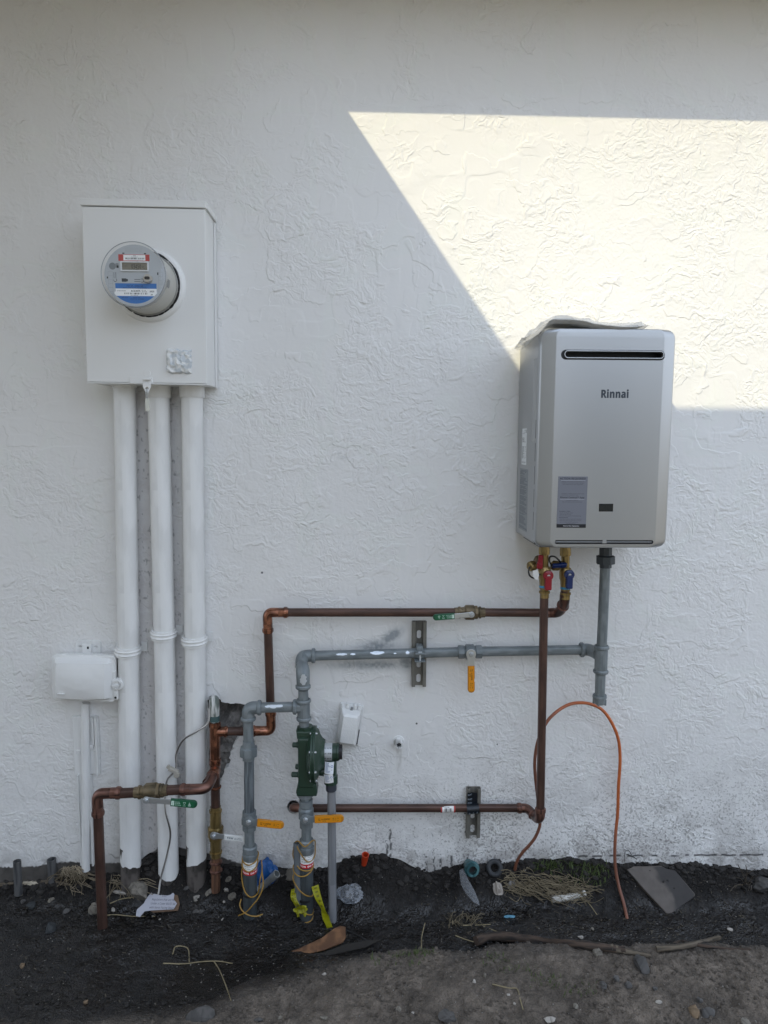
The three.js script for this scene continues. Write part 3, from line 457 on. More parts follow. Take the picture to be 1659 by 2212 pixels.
{ // ---- phone interface box
  const c = P(174, 1470, 0.09), w = 0.2, h = 0.143, t = thing('phone_box', 'small domed white phone interface box beside the conduits', 'utility box', V(c.x, c.y - h / 2, 0)); t.rotation.z = -1.6 * D2R;
  piece(t, 'body', box(-w / 2 + 0.004, w / 2 - 0.004, 0.004, h - 0.003, 0.006, 0.07, 0.012), M.paint);
  const n = 26, m = 20, pos = [], uv = [], idx = [];
  for (let j = 0; j <= m; j++) for (let i = 0; i <= n; i++) { // a lid with a bulging face and sloping shoulders
    const u = i / n * 2 - 1, v = j / m * 2 - 1, e = Math.max(Math.abs(u), Math.abs(v)), r = 1 - 0.05 * Math.pow(Math.abs(u * v), 3);
    pos.push(u * w / 2 * r * (1 + 0.01 * (1 - v * v)), h / 2 + v * h / 2 * r * (1 + 0.05 * (1 - u * u)), 0.07 + 0.024 * sstep(0.95, 0.8, e) + 0.018 * (1 - u * u) * (1 - v * v) + 0.0015 * (vn(u * 6, v * 6) - 0.5)); uv.push(u, v);
  }
  for (let j = 0; j < m; j++) for (let i = 0; i < n; i++) { const a = j * (n + 1) + i; idx.push(a, a + 1, a + n + 1, a + 1, a + n + 2, a + n + 1); }
  const lid = piece(t, 'lid', toCreasedNormals(geoOf(pos, idx, uv), 0.5), std(0.76, 0.76, 0.745, 0.5));
  piece(lid, 'rim', (() => { const g = plate(rrect(w + 0.008, h + 0.014, 0.016, 5, 0, h / 2), 0.058, 0.0705, 0.003); return g; })(), M.paint);
  for (const [x, y, l] of [[-0.02, 0.1, 0.034], [-0.018, 0.094, 0.03], [-0.02, 0.088, 0.028], [0.035, 0.075, 0.02], [-0.07, 0.03, 0.022]]) piece(lid, 'raised_mark', box(x, x + l, y, y + 0.0016, 0.096, 0.108), M.paint);
  const lw = w / 2, L = piece(t, 'latch', merge([box(lw - 0.006, lw + 0.015, 0.034, 0.074, 0.052, 0.078, 0.004), box(lw - 0.004, lw + 0.012, 0.002, 0.034, 0.052, 0.074, 0.003), spin(V(lw + 0.012, 0.056, 0.066), V(lw + 0.012, 0.056, 1), [[0, 0], [0, 0.019], [0.014, 0.019], [0.016, 0.016], [0.016, 0.0125], [0.008, 0.0115], [0.008, 0]], 24), box(lw - 0.008, lw + 0.004, 0.074, 0.098, 0.055, 0.075, 0.002)]), M.paint);
  piece(L, 'latch_bar', box(lw - 0.008, lw + 0.02, 0.05, 0.056, 0.076, 0.084, 0.002), M.paint);
  piece(L, 'screw', spin(V(lw + 0.004, 0.024, 0.074), V(lw + 0.004, 0.024, 1), [[0, 0], [0, 0.0055], [0.0025, 0.005], [0.0025, 0]], 14), M.paint); piece(L, 'keyhole', spin(V(lw + 0.004, 0.01, 0.0735), V(lw + 0.004, 0.01, 1), [[0, 0], [0, 0.004], [0.0012, 0.004], [0.0012, 0]], 14), M.black);
  const bx = P(189, 1397).x - c.x; const br = piece(t, 'bracket', merge([plate(rrect(0.084, 0.05, 0.012, 5, bx, h + 0.012), 0.0, 0.006, 0.001, [rrect(0.012, 0.006, 0.0028, 4, bx - 0.026, h + 0.016), rrect(0.012, 0.006, 0.0028, 4, bx + 0.026, h + 0.016)]), box(bx - 0.015, bx + 0.015, h - 0.005, h + 0.028, 0.004, 0.02, 0.003)]), M.paint);
  piece(br, 'slot', box(bx + 0.002, bx + 0.008, h + 0.012, h + 0.02, 0.0195, 0.0208), M.black);
}
{ // ---- the flat cover strip and drop tube below it
  const a = P(185, 1526, 0.02), b = P(186, 1868, 0.02), t = thing('cable_guard', 'painted cable tube on a stepped backing strip under the phone box', 'cable guard', V(b.x, b.y, 0));
  const yA = P(190, 1545).y, yM = P(190, 1668).y, yB = P(190, 1862).y, X = (px) => P(px, 1660).x;
  part(t, 'backing_strip', plate([[X(164), yA], [X(219), yA], [X(219), yM], [X(200), yM], [X(200), yB], [X(170), yB], [X(170), yM], [X(164), yM]].reverse(), 0.0005, 0.014, 0.0015), M.paint);
  part(t, 'side_rib', merge([box(X(207), X(211), P(0, 1605).y, yA, 0.012, 0.022, 0.001), box(X(199), X(208), P(0, 1614).y, P(0, 1604).y, 0.012, 0.022, 0.001)]), M.paint);
  part(t, 'side_rib', box(X(213), X(218), yM, yA, 0.012, 0.024, 0.001), M.paint); part(t, 'side_rib', box(X(196.5), X(200), yB, yM, 0.012, 0.026, 0.001), M.paint); part(t, 'side_rib', box(X(170), X(174), yB, yM, 0.012, 0.022, 0.001), M.paint);
  part(t, 'tube', sweep([P(186, 1518, 0.024), a.clone().setZ(0.024), P(186, 1700, 0.024), b.clone().setZ(0.024), P(186, 1880, 0.024)], 0.0135, 18), M.paint);
  for (const [px, py] of [[173, 1620], [209, 1622], [172, 1778]]) part(t, 'screw_head', box(P(px - 4, py).x, P(px + 5, py).x, P(px, py + 5).y, P(px, py - 4).y, 0.008, 0.017, 0.003), M.paint);
}
{ // ---- bare ground wire with its clamp
  const pts = [[452, 1530, 0.085], [449, 1562, 0.085], [425, 1580, 0.09], [396, 1598, 0.09], [381, 1628, 0.09], [379, 1662, 0.09], [362, 1684, 0.1], [357, 1708, 0.1], [357, 1750, 0.09], [368, 1800, 0.085], [360, 1850, 0.085], [348, 1895, 0.08], [342, 1932, 0.09]].map(([x, y, z]) => P(x, y, z));
  const t = thing('ground_wire', 'thin paint-spattered ground wire hanging in front of the conduits', 'wire', pts[pts.length - 1].clone());
  part(t, 'wire', sweep(smooth(pts, 110), 0.0032, 8), tinted([0.05, 0.045, 0.04], [0.5, 0.48, 0.45], 0.6, 0, 3, 2));
  const c = P(374, 1664, 0.1); const cl = part(t, 'clamp', merge([box(-0.016, 0.018, -0.006, 0.007, -0.008, 0.008, 0.003), spin(V(-0.019, 0.006, 0), V(-0.019, 0.006, 1), [[0, 0], [0, 0.0065], [0.008, 0.0065], [0.008, 0]], 6), spin(V(0.018, -0.006, 0), V(0.018, -0.006, 1), [[0, 0], [0, 0.0095], [0.009, 0.0095], [0.01, 0.008], [0.01, 0]], 12)]).rotateZ(-0.5).translate(c.x, c.y, c.z), std(0.45, 0.42, 0.36, 0.5, 0.2));
}

// ================================================================ COPPER WATER PIPES
const RC = 0.0143;
// a ball valve body between A and B: collars, hexagons and a swollen middle
function valveBody(A, B, r, o = {}) {
  const L = A.distanceTo(B), m = L / 2, k = o.k ?? 1;
  return merge([
    spin(A, B, [[0, r - 0.003], [0, r + 0.002], [0.012, r + 0.002], [0.013, r + 0.0055], [0.019, r + 0.0055], [0.02, r + 0.002], [0.026, r + 0.003], [m - 0.022 * k, r + 0.004], [m - 0.016 * k, r + 0.0105], [m + 0.016 * k, r + 0.0105], [m + 0.022 * k, r + 0.004], [L - 0.026, r + 0.003], [L - 0.02, r + 0.002], [L - 0.019, r + 0.0055], [L - 0.013, r + 0.0055], [L - 0.012, r + 0.002], [L, r + 0.002], [L, r - 0.003]], 24),
    spin(A.clone().lerp(B, 0.5).addScaledVector(B.clone().sub(A).normalize(), 0.019 * k), B, [[0, r], [0, r + 0.0085], [0.009, r + 0.0085], [0.009, r]], 8)]);
}
const leverPrint = (bg, ink, draw) => canvasTex(512, 96, (g, W, H) => { g.fillStyle = bg; g.fillRect(0, 0, W, H); g.fillStyle = ink; draw(g, W, H); });
const greenPrint = (flip) => leverPrint('#0f5a38', '#cfe2d6', (g, W, H) => {
  if (flip) { g.translate(W, H); g.rotate(Math.PI); }
  g.fillRect(14, 12, 62, 72); g.fillStyle = '#0f5a38'; g.save(); g.translate(56, 82); g.rotate(-Math.PI / 2); g.font = 'bold 24px sans-serif'; g.fillText('viega', 0, 0); g.restore();
  g.fillStyle = '#cfe2d6'; g.font = 'bold 20px sans-serif'; g.fillText('NSF-61-372', 92, 32); g.fillText('200 2W CWP', 92, 56); g.fillText('NSE 1.P.0.cwb', 92, 80);
  g.lineWidth = 5; g.strokeStyle = '#cfe2d6'; g.beginPath(); g.moveTo(270, 22); g.lineTo(324, 22); g.lineTo(297, 66); g.closePath(); g.stroke(); g.font = 'bold 14px sans-serif'; g.fillText('CONTROL', 264, 84);
  g.beginPath(); g.moveTo(380, 66); g.lineTo(434, 66); g.lineTo(407, 20); g.closePath(); g.stroke(); g.beginPath(); g.arc(407, 52, 8, 0, 7); g.fill(); g.fillText('DO NOT', 380, 84);
});
{ // ---- cold supply: out of the ground, through a valve, into the riser by the wall
  const base = P(222, 2003, 0.2), t = thing('copper_supply_pipe', 'dark copper supply pipe rising from the soil and bending over to the riser', 'copper pipe', base.clone()), r = 0.0155;
  const zf = 0.2, foot = P(222.5, 2030, zf), c1 = P(210, 1714, zf), v0 = P(291, 1712, zf), v1 = P(362, 1707, zf), c2 = P(446, 1704, zf - 0.005), e2 = P(466, 1662, 0.088);
  part(t, 'pipe', rod(foot, P(211.5, 1750, zf), r, 24), M.copper);
  part(t, 'elbow', elbowGeo(foot, c1, v0, r, 0.043), M.dullFitting);
  part(t, 'pipe', rod(P(246, 1714.5, zf), v0, r, 24), M.copper);
  const v = part(t, 'valve', valveBody(v0, v1, r), M.dullBrass);
  const pv = P(317, 1726, zf + 0.032); part(v, 'valve_stem', rod(P(317, 1724, zf + 0.008), pv.clone().add(V(0, 0, 0.004)), 0.006, 12), M.zinc);
  lever(v, pv, P(427, 1736, zf + 0.034), 0.025, M.zinc, M.green, { grip0: 0.48, print: greenPrint(false), neck: 0.016, rise: 0.004, hub: 0.011 });
  part(t, 'pipe', rod(v1, P(400, 1705.5, zf - 0.002), r, 24), M.copper);
  part(t, 'elbow', elbowGeo(v1, c2, e2, r, 0.05), M.dullFitting);
  part(t, 'pipe', rod(P(447, 1692, 0.165), e2, r, 24), M.copper);
  part(t, 'socket', socket(e2.clone().lerp(c2, 0.1), c2.clone().sub(e2), r + 0.001), M.fitting);
}
{ // ---- the riser beside the hole and the line that runs up and across to the heater
  const z = 0.075, foot = P(466, 1925, z), X = (y) => P(lerp(464, 467, (y - 1540) / 380), y, z), t = thing('copper_riser', 'copper riser beside the broken plaster with a branch up and across to the heater', 'copper pipe', P(467, 1905, z));
  const r = 0.0155;
  part(t, 'wall_elbow', sweep(route([P(462, 1512, -0.03), P(463, 1512, z), X(1558)], 0.05, 12), r + 0.0005, 22), tinted([0.1, 0.12, 0.1], [0.66, 0.66, 0.63], 0.5, 0, 14, 9), 'paint-chipped elbow coming out of the wall');
  part(t, 'pipe', rod(X(1545), X(1557), r + 0.0008, 22), std(0.05, 0.1, 0.1, 0.5));
  part(t, 'tee', merge([rod(X(1560), X(1640), r + 0.002, 22), socket(X(1580), V(0, 1, 0), r), socket(X(1630), V(0, -1, 0), r), spin(X(1580.5), P(1000, 1580, z), [[0, 0], [0, RC + 0.002], [0.032, RC + 0.002], [0.033, RC + 0.0045], [0.039, RC + 0.0045], [0.04, RC + 0.001], [0.044, RC]], 20)]), M.fitting);
  part(t, 'coupling', merge([rod(X(1632), X(1668), r + 0.0016, 22), bead(X(1640), V(0, 1, 0), r, 0.008, 0.0045), bead(X(1650), V(0, 1, 0), r, 0.008, 0.004)]), M.fitting);
  part(t, 'press_ring', bead(X(1700), V(0, 1, 0), r, 0.008, 0.004), M.fitting);
  part(t, 'pipe', rod(X(1660), X(1760), r, 22), M.copper);
  const va = X(1742), vb = X(1850), v = part(t, 'valve', valveBody(va, vb, r, { k: 0.9 }), M.brass);
  const pv = P(463, 1803, z + 0.034); part(v, 'valve_stem', rod(P(464, 1803, z + 0.01), pv.clone().add(V(0, 0, 0.004)), 0.006, 12), M.zinc);
  lever(v, pv, P(541, 1812, z + 0.036), 0.019, M.zinc, M.white, { grip0: 0.28, neck: 0.017, hub: 0.013, print: leverPrint('#e4e5e2', '#1d3a4a', (g) => { g.font = 'bold 60px sans-serif'; g.fillText('FNW', 60, 66); g.font = 'bold 20px sans-serif'; g.fillText('Size 1  200 WOG', 220, 44); g.fillText('600 CWP 150 WSP', 220, 70); g.fillRect(20, 20, 4, 56); }) });
  part(t, 'pipe', rod(X(1848), foot, r - 0.0005, 22), tinted([0.1, 0.055, 0.035], [0.2, 0.1, 0.06], 0.55, 0.3, 10, 4));
  for (const y of [1862, 1880]) part(t, 'collar', bead(X(y), V(0, 1, 0), r, 0.009, 0.0055), M.dullFitting);
  // branch
  const zb = 0.058, h0 = P(481, 1580.5, z), h1 = P(586, 1578.5, zb), k1 = P(577.5, 1323, zb), k2 = P(1222, 1324, zb - 0.004);
  part(t, 'pipe', rod(h0, P(560, 1579, zb), RC, 22), M.copper);
  part(t, 'elbow', elbowGeo(h0, h1, k1, RC, 0.037), M.fitting);
  part(t, 'pipe', rod(P(585, 1550, zb), P(578.5, 1352, zb), RC, 22), M.copper);
  part(t, 'elbow', elbowGeo(h1, k1, k2, RC, 0.037), M.fitting);
  const w0 = P(982, 1323, zb - 0.002), w1 = P(1047, 1323, zb - 0.002);
  part(t, 'pipe', rod(P(602, 1323, zb), w0, RC, 22), M.copper);
  const v2 = part(t, 'valve', valveBody(w0, w1, RC, { k: 0.85 }), M.dullBrass);
  const pv2 = P(1018, 1327, zb + 0.032); part(v2, 'valve_stem', rod(P(1018, 1326, zb + 0.006), pv2.clone().add(V(0, 0, 0.004)), 0.005, 12), M.zinc);
  lever(v2, pv2, P(935, 1333, zb + 0.034), 0.021, M.steel, M.green, { grip0: 0.44, neck: 0.015, hub: 0.01, print: greenPrint(false) });
  const e1 = P(1194, 1324, zb - 0.003), up = P(1221, 1262, 0.145), turn = P(1214, 1322, 0.085);
  part(t, 'pipe', rod(w1, e1, RC, 22), M.copper);
  part(t, 'elbow', merge([sweep(smooth([e1.clone().add(V(-0.012, 0, 0)), P(1203, 1323, 0.068), P(1214, 1314, 0.1), P(1219, 1300, 0.132), P(1220.5, 1284, 0.145)], 24), RC + 0.002, 20), socket(P(1194, 1324, 0.057), V(-1, 0, 0), RC), bead(P(1216, 1308, 0.115), V(0.1, 0.6, 0.9), RC + 0.002, 0.008, 0.004)]), M.dullFitting);
  part(t, 'pipe', rod(P(1220.5, 1286, 0.145), P(1221, 1268, 0.146), RC, 22), M.copper);
}
{ // ---- hot line: down from the heater and back along the wall to the hole
  const r = 0.0134, z0 = 0.158, z1 = 0.036, t = thing('hot_water_pipe', 'brown copper drop pipe from the heater with its return along the wall', 'copper pipe', P(1167, 1770, z0));
  const top = P(1175.5, 1284, z0), low = P(1167, 1756, z0), k = P(1166.5, 1776, z0 - 0.006), h1 = P(1128, 1745.5, z1), h0 = P(640, 1746, z1);
  part(t, 'pipe', rod(top, low, r, 24), M.copper);
  part(t, 'elbow', merge([sweep(smooth([P(1167.2, 1748, z0), P(1167, 1762, z0), P(1161, 1768, 0.125), P(1150, 1757, 0.07), P(1138, 1747, 0.042), P(1128, 1745.5, z1)], 30), r + 0.002, 20), socket(P(1167, 1764, z0), V(0, 1, 0), r), socket(P(1136, 1745.5, z1), V(-1, 0, 0), r), bead(P(1152, 1759, 0.08), V(1, -0.7, 2), r + 0.002, 0.009, 0.004)]), M.dullFitting);
  part(t, 'pipe', rod(h0.clone().add(V(0.02, 0, 0)), h1, r, 24), M.copper);
  part(t, 'wall_elbow', sweep(route([h0.clone().add(V(0.03, 0, 0)), P(633, 1745, z1), P(634, 1743, -0.06)], 0.035, 12), r + 0.001, 20), M.dullFitting);
  const lb = canvasTex(256, 96, (g) => { g.fillStyle = '#e8e6e2'; g.fillRect(0, 0, 256, 96); g.fillStyle = '#b5403a'; g.fillRect(0, 0, 26, 96); g.fillRect(230, 0, 26, 96); g.fillStyle = '#2a2a2a'; for (let k = 0; k < 34; k++) if (LAT[k * 17] > 0.4) g.fillRect(60 + k * 4, 30, 3, 40); g.font = 'bold 14px sans-serif'; g.fillText('1 IN X 10 FT', 60, 22); g.fillText('0 12345 67890', 60, 88); });
  const band = new THREE.CylinderGeometry(r + 0.0005, r + 0.0005, 0.05, 20, 1, true, -1.05, 2.1); band.rotateZ(-Math.PI / 2); band.rotateX(0); const lc = P(967, 1746, z1); band.translate(lc.x, lc.y, lc.z);
  const uvb = band.attributes.uv; for (let i = 0; i < uvb.count; i++) { const a = uvb.getX(i), b = uvb.getY(i); uvb.setXY(i, b, a); }
  part(t, 'barcode_label', band, new THREE.MeshStandardMaterial({ map: lb, roughness: 0.5 }));
}
// ---- the two service valves under the heater
for (const [x, zv, handle, label, flip] of [[1176, 0.158, M.red, 'brass service valve with red handles under the heater', 0], [1221.5, 0.146, M.blue, 'brass service valve with blue handles under the heater', 1]]) {
  const at = (y, dx = 0, dz = 0) => P(x + dx, y, zv + dz), s = flip ? 3 : 0, t = thing('service_valve', label, 'valve', at(1291 - s * 2));
  const dn = V(0, -1, 0), len = (a, b) => at(a).y - at(b).y;
  const body = part(t, 'body', merge([
    spin(at(1196 + s), at(1230), [[0, 0], [0, 0.0135], [len(1196, 1226), 0.0125], [len(1196, 1226), 0]], 20),
    spin(at(1224 + s), at(1300), [[0, 0], [0, 0.0165], [0.006, 0.0195], [len(1224, 1246), 0.0195], [len(1224, 1252), 0.0165], [len(1224, 1272), 0.0155], [len(1224, 1273), 0.0135], [len(1224, 1276), 0.0135], [len(1224, 1277), 0.0172], [len(1224, 1281), 0.0172], [len(1224, 1282), 0.014], [len(1224, 1291), 0.0145], [len(1224, 1291), 0]], 22)]), M.brass);
  part(body, 'union_nut', spin(at(1179), at(1300), [[0, 0.01], [0, 0.0165], [0.012, 0.0178], [len(1179, 1197 + s), 0.0178], [len(1179, 1198 + s), 0.013]], 8), M.brass);
  part(body, 'blue_tape', spin(at(1264 + s), at(1300), [[0, 0.0158], [0, 0.0163], [0.007, 0.0163], [0.007, 0.0158]], 20), std(0.05, 0.28, 0.5, 0.5));
  // lower handle, turned down, with its round hub
  const hp = at(1243 - s * 0.6, 8, 0.022); part(body, 'stem', rod(at(1243, 5, 0.005), hp, 0.008, 12), M.brass);
  const h = part(body, 'handle', merge([spin(hp.clone().add(V(0, 0, -0.012)), hp.clone().add(V(0, 0, 1)), [[0, 0.006], [0, 0.014], [0.012, 0.0165], [0.018, 0.0155], [0.02, 0.012], [0.02, 0]], 22), box(hp.x - 0.0105, hp.x + 0.0105, at(1271 - s).y, hp.y, hp.z - 0.004, hp.z + 0.011, 0.004)]), handle);
  part(h, 'screw', spin(hp.clone().add(V(0, 0, 0.007)), hp.clone().add(V(0, 0, 1)), [[0, 0], [0, 0.0052], [0.002, 0.0045], [0.002, 0]], 12), M.steel);
  // drain outlet with its cap and strap
  const capC = flip ? P(1199, 1222, zv + 0.012) : P(1148, 1223, zv + 0.006), root = at(1212 + s * 3);
  const drain = part(t, 'drain', merge([sweep(smooth([root, root.clone().lerp(capC, 0.5).add(V(0, flip ? 0.004 : 0.016, 0.0)), capC.clone().add(V(flip ? 0.012 : 0.014, flip ? 0 : 0.012, 0))], 14), 0.0105, 14)]), M.dullBrass);
  const cd = V(-1, flip ? 0.15 : -0.25, 0.4).normalize(), c0 = capC.clone().addScaledVector(cd, -0.012), ridges = []; for (let k = 0; k < 18; k++) { const a = k / 18 * 6.283; ridges.push(k); }
  part(drain, 'cap', spin(c0, c0.clone().add(cd), [[0, 0], [0, 0.0145], [0.004, 0.016], [0.017, 0.016], [0.02, 0.014], [0.021, 0.007], [0.026, 0.006], [0.026, 0]], 14), M.brass);
  const loop = flip ? [P(1193, 1224, zv + 0.02), P(1187, 1212, zv + 0.024), P(1188, 1203, zv + 0.026), P(1197, 1202, zv + 0.024), P(1207, 1210, zv + 0.02), P(1214, 1219, zv + 0.014)] : [P(1144, 1224, zv + 0.02), P(1142, 1234, zv + 0.022), P(1144, 1243, zv + 0.022), P(1151, 1248, zv + 0.022), P(1160, 1246, zv + 0.018), P(1166, 1240, zv + 0.012)];
  part(drain, 'strap', sweep(smooth(loop, 30), 0.0026, 8), M.rubber);
  const [la, lb2] = flip ? [P(1216, 1221, zv + 0.03), P(1193, 1222.5, zv + 0.034)] : [P(1166, 1221, zv + 0.03), P(1169, 1199, zv + 0.034)];
  const d2 = lb2.clone().sub(la), q = new THREE.Quaternion().setFromUnitVectors(V(1, 0, 0), d2.clone().normalize()), g = merge([box(-0.004, d2.length(), -0.0075, 0.0075, -0.005, 0.005, 0.003), box(-0.012, 0.01, -0.0095, 0.0095, -0.006, 0.006, 0.005)]); g.applyQuaternion(q); g.translate(la.x, la.y, la.z);
  part(drain, 'drain_handle', g, handle);
  if (!flip) { const a = P(1151, 1233, zv + 0.03), pts = [[0, 0], [0.016, 0.004], [0.02, -0.012], [0.017, -0.032], [0.001, -0.019]].map(([u, v]) => [a.x + u, a.y + v]); part(t, 'paper_tag', plate(pts, zv + 0.028, zv + 0.0288), M.white); }
}

// ================================================================ GAS PIPING
const RG = 0.0163;
const yellowPrint = leverPrint('#d98a08', '#2a2006', (g) => { g.font = 'bold 34px sans-serif'; g.save(); g.translate(300, 60); g.scale(-1, 1); g.restore(); g.fillText('A LEGEND', 130, 52); g.font = 'bold 20px sans-serif'; g.fillText('ROTUB', 150, 78); g.fillText('600', 60, 40); g.fillText('CWP', 60, 64); g.fillRect(100, 18, 4, 60); g.fillText('ON', 345, 40); g.fillText('OFF', 345, 64); g.lineWidth = 4; g.strokeStyle = '#2a2006'; g.beginPath(); g.arc(380, 50, 26, -0.9, 0.9); g.stroke(); g.font = 'bold 15px sans-serif'; g.fillText('OPEN', 425, 36); g.fillText('SHUT', 425, 76); });
function gasValve(owner, A, B, pivot, tip, r = RG, o = {}) {
  const L = A.distanceTo(B), v = part(owner, 'ball_valve', merge([spin(A, B, [[0, r - 0.002], [0, r + 0.006], [L * 0.24, r + 0.006], [L * 0.28, r + 0.003], [L * 0.34, r + 0.009], [L * 0.66, r + 0.009], [L * 0.72, r + 0.003], [L * 0.76, r + 0.006], [L, r + 0.006], [L, r - 0.002]], 10)]), M.gas);
  const in0 = pivot.clone().setZ(A.z + 0.004); part(v, 'valve_stem', rod(in0, pivot.clone().add(V(0, 0, 0.004)), 0.008, 14), M.gas);
  lever(v, pivot, tip, o.w ?? 0.026, o.metal ?? M.gas, M.yellow, { grip0: o.g ?? 0.24, neck: 0.022, hub: 0.0165, waist: true, print: yellowPrint, rise: 0.004 });
  return v;
}
{ // ---- the line from the far riser over to the heater
  const zr = 0.13, zw = 0.043, t = thing('gas_line', 'grey painted gas line from its riser over the wall to the heater', 'gas pipe', P(539, 1830, zr));
  const top = P(537, 1531, zr), r1 = P(538.5, 1840, zr), br = P(632, 1527, zr), tee = P(655, 1527, zr);
  // riser, union, elbow, short branch
  part(t, 'pipe', rod(P(538, 1640, zr), P(538.5, 1758, zr), RG, 22), M.gasDark);
  part(t, 'union', merge([spin(P(537, 1600, zr), P(537, 1700, zr), [[0, RG], [0, RG + 0.003], [0.02, RG + 0.005], [0.022, RG + 0.012], [0.034, RG + 0.0135], [0.05, RG + 0.0125], [0.052, RG + 0.004], [0.064, RG + 0.004], [0.065, RG]], 8, 0.3)]), M.gas);
  part(t, 'pipe', rod(P(536, 1556, zr), P(537, 1606, zr), RG, 22), M.gas);
  part(t, 'elbow', ironElbow(P(537, 1600, zr), P(536, 1529, zr), br, RG, 0.036), M.gas);
  const nip = part(t, 'pipe', rod(P(558, 1528.5, zr), br, RG, 22), M.gas);
  part(nip, 'bare_patch', patch(P(574, 1528.5, zr), P(612, 1527, zr), RG, 0.2, 1.0, 3), M.chip);
  gasValve(t, P(538.5, 1752, zr), P(538.7, 1792, zr), P(538, 1773, zr + 0.034), P(614, 1781, zr + 0.036));
  part(t, 'pipe', rod(P(538.7, 1788, zr), P(539, 1838, zr), RG, 22), M.gas);
  // tee with its run up to the pair of elbows
  part(t, 'tee', merge([rod(P(655.5, 1512, zr), P(656.5, 1556, zr), RG + 0.0042, 22), bead(P(655.5, 1514, zr), V(0, 1, 0), RG + 0.004, 0.012, 0.0042), bead(P(656.5, 1552, zr), V(0, 1, 0), RG + 0.004, 0.012, 0.0042), rod(P(636, 1527, zr), tee, RG + 0.0035, 22), bead(P(637, 1527, zr), V(1, 0, 0), RG + 0.004, 0.012, 0.0042)]), M.gas);
  part(t, 'pipe', rod(P(656.3, 1548, zr), P(657.5, 1580, zr), RG, 22), M.gas);
  part(t, 'pipe', rod(P(655, 1490, zr), P(655.5, 1516, zr), RG, 22), M.gas);
  const e0 = P(668, 1417, zw), e1 = P(652, 1418, zw + 0.0), lowE = P(655, 1492, zr);
  const el = part(t, 'elbow', merge([sweep(smooth([P(654.8, 1484, zr), P(654.6, 1460, zr), P(654, 1447, zr - 0.012), P(652, 1438, zr - 0.036)], 20), [...Array(21)].map((_, k) => RG + 0.004 + 0.002 * Math.sin(k / 20 * 3.1)), 22), bead(P(654.8, 1483, zr), V(0, 1, 0), RG + 0.004, 0.013, 0.0045), bead(P(652.5, 1440, zr - 0.03), V(0, 0.7, -0.7), RG + 0.003, 0.01, 0.003)]), M.gas);
  part(el, 'bare_patch', patch(P(654.7, 1475, zr + 0.005), P(654.3, 1452, zr + 0.0045), RG + 0.0044, -0.4, 0.7, 5), M.chip);
  part(t, 'elbow', merge([sweep(smooth([P(652.5, 1442, zr - 0.036), P(651.5, 1428, zw + 0.028), P(655, 1419, zw + 0.005), P(667, 1416.6, zw), P(678, 1416.4, zw)], 24), RG + 0.004, 22), bead(P(677, 1416.4, zw), V(1, 0, 0), RG + 0.004, 0.013, 0.0045)]), M.gas);
  // along the wall
  const w0 = P(674, 1416.5, zw), vA = P(990, 1408.5, zw), vB = P(1040, 1407.5, zw), w1 = P(1262, 1403.5, zw);
  const run = part(t, 'pipe', rod(w0, vA, RG, 24), M.gas);
  for (const [a, b, u0, u1, s] of [[727, 750, 0.2, 0.7, 2], [757, 768, 0.2, 0.6, 8], [800, 830, 0.25, 0.95, 4], [850, 856, 0.2, 0.5, 7], [876, 884, 0.1, 0.8, 6]]) part(run, 'bare_patch', patch(P(a, lerp(1416.5, 1408.5, (a - 674) / 316), zw), P(b, lerp(1416.5, 1408.5, (b - 674) / 316), zw), RG, u0, u1, s), M.chip);
  gasValve(t, vA, vB, P(1017, 1412, zw + 0.034), P(1017.5, 1495, zw + 0.036), RG, { metal: M.steel, w: 0.0235, g: 0.3 });
  part(t, 'pipe', rod(vB, w1, RG, 24), M.gas);
  // elbow forward into the tee under the heater
  const zt = 0.115;
  part(t, 'elbow', merge([sweep(smooth([P(1256, 1403.6, zw), P(1270, 1403.4, zw + 0.002), P(1283, 1408, zw + 0.025), P(1293, 1414, zt - 0.01)], 24), RG + 0.004, 22), bead(P(1257, 1403.6, zw), V(1, 0, 0), RG + 0.004, 0.013, 0.0045)]), M.gas);
  part(t, 'tee', merge([rod(P(1299.5, 1396, zt), P(1297.5, 1452, zt), RG + 0.0042, 22), bead(P(1299.4, 1398, zt), V(0, 1, 0), RG + 0.004, 0.012, 0.0042), bead(P(1297.5, 1450, zt), V(0, 1, 0), RG + 0.004, 0.012, 0.0042)]), M.gas);
  part(t, 'pipe', rod(P(1299.6, 1400, zt), P(1307.5, 1222, 0.13), RG, 22), M.gas);
  part(t, 'union', merge([spin(P(1308, 1207, 0.13), P(1308, 1100, 0.13), [[0, RG], [0, RG + 0.004], [0.003, RG + 0.004], [0.003, RG], [0.03, RG]], 12), spin(P(1308, 1226, 0.13), P(1308.5, 1150, 0.13), [[0, RG], [0, RG + 0.003], [0.012, RG + 0.003], [0.013, RG + 0.0135], [0.037, RG + 0.0135], [0.04, RG + 0.004], [0.065, RG + 0.004], [0.065, RG]], 8, 0.2)]), std(0.055, 0.065, 0.072, 0.45, 0.2), 'darker grey union nut below the heater');
  part(t, 'pipe', rod(P(1297.5, 1448, zt), P(1295.5, 1506, zt), RG, 22), M.gas);
  part(t, 'cap', merge([spin(P(1295.3, 1501, zt), P(1294.8, 1560, zt), [[0, RG], [0, RG + 0.006], [0.008, RG + 0.007], [0.01, RG + 0.0035], [0.026, RG + 0.003], [0.031, RG - 0.002], [0.032, 0]], 22), ...[0, 1, 2, 3].map((k) => { const c = P(1295, 1514, zt), a = k * 1.571 + 0.5; return box(c.x + Math.cos(a) * 0.0185 - 0.003, c.x + Math.cos(a) * 0.0185 + 0.003, c.y - 0.012, c.y + 0.008, c.z + Math.sin(a) * 0.0185 - 0.003, c.z + Math.sin(a) * 0.0185 + 0.003, 0.001); })]), M.gas);
}
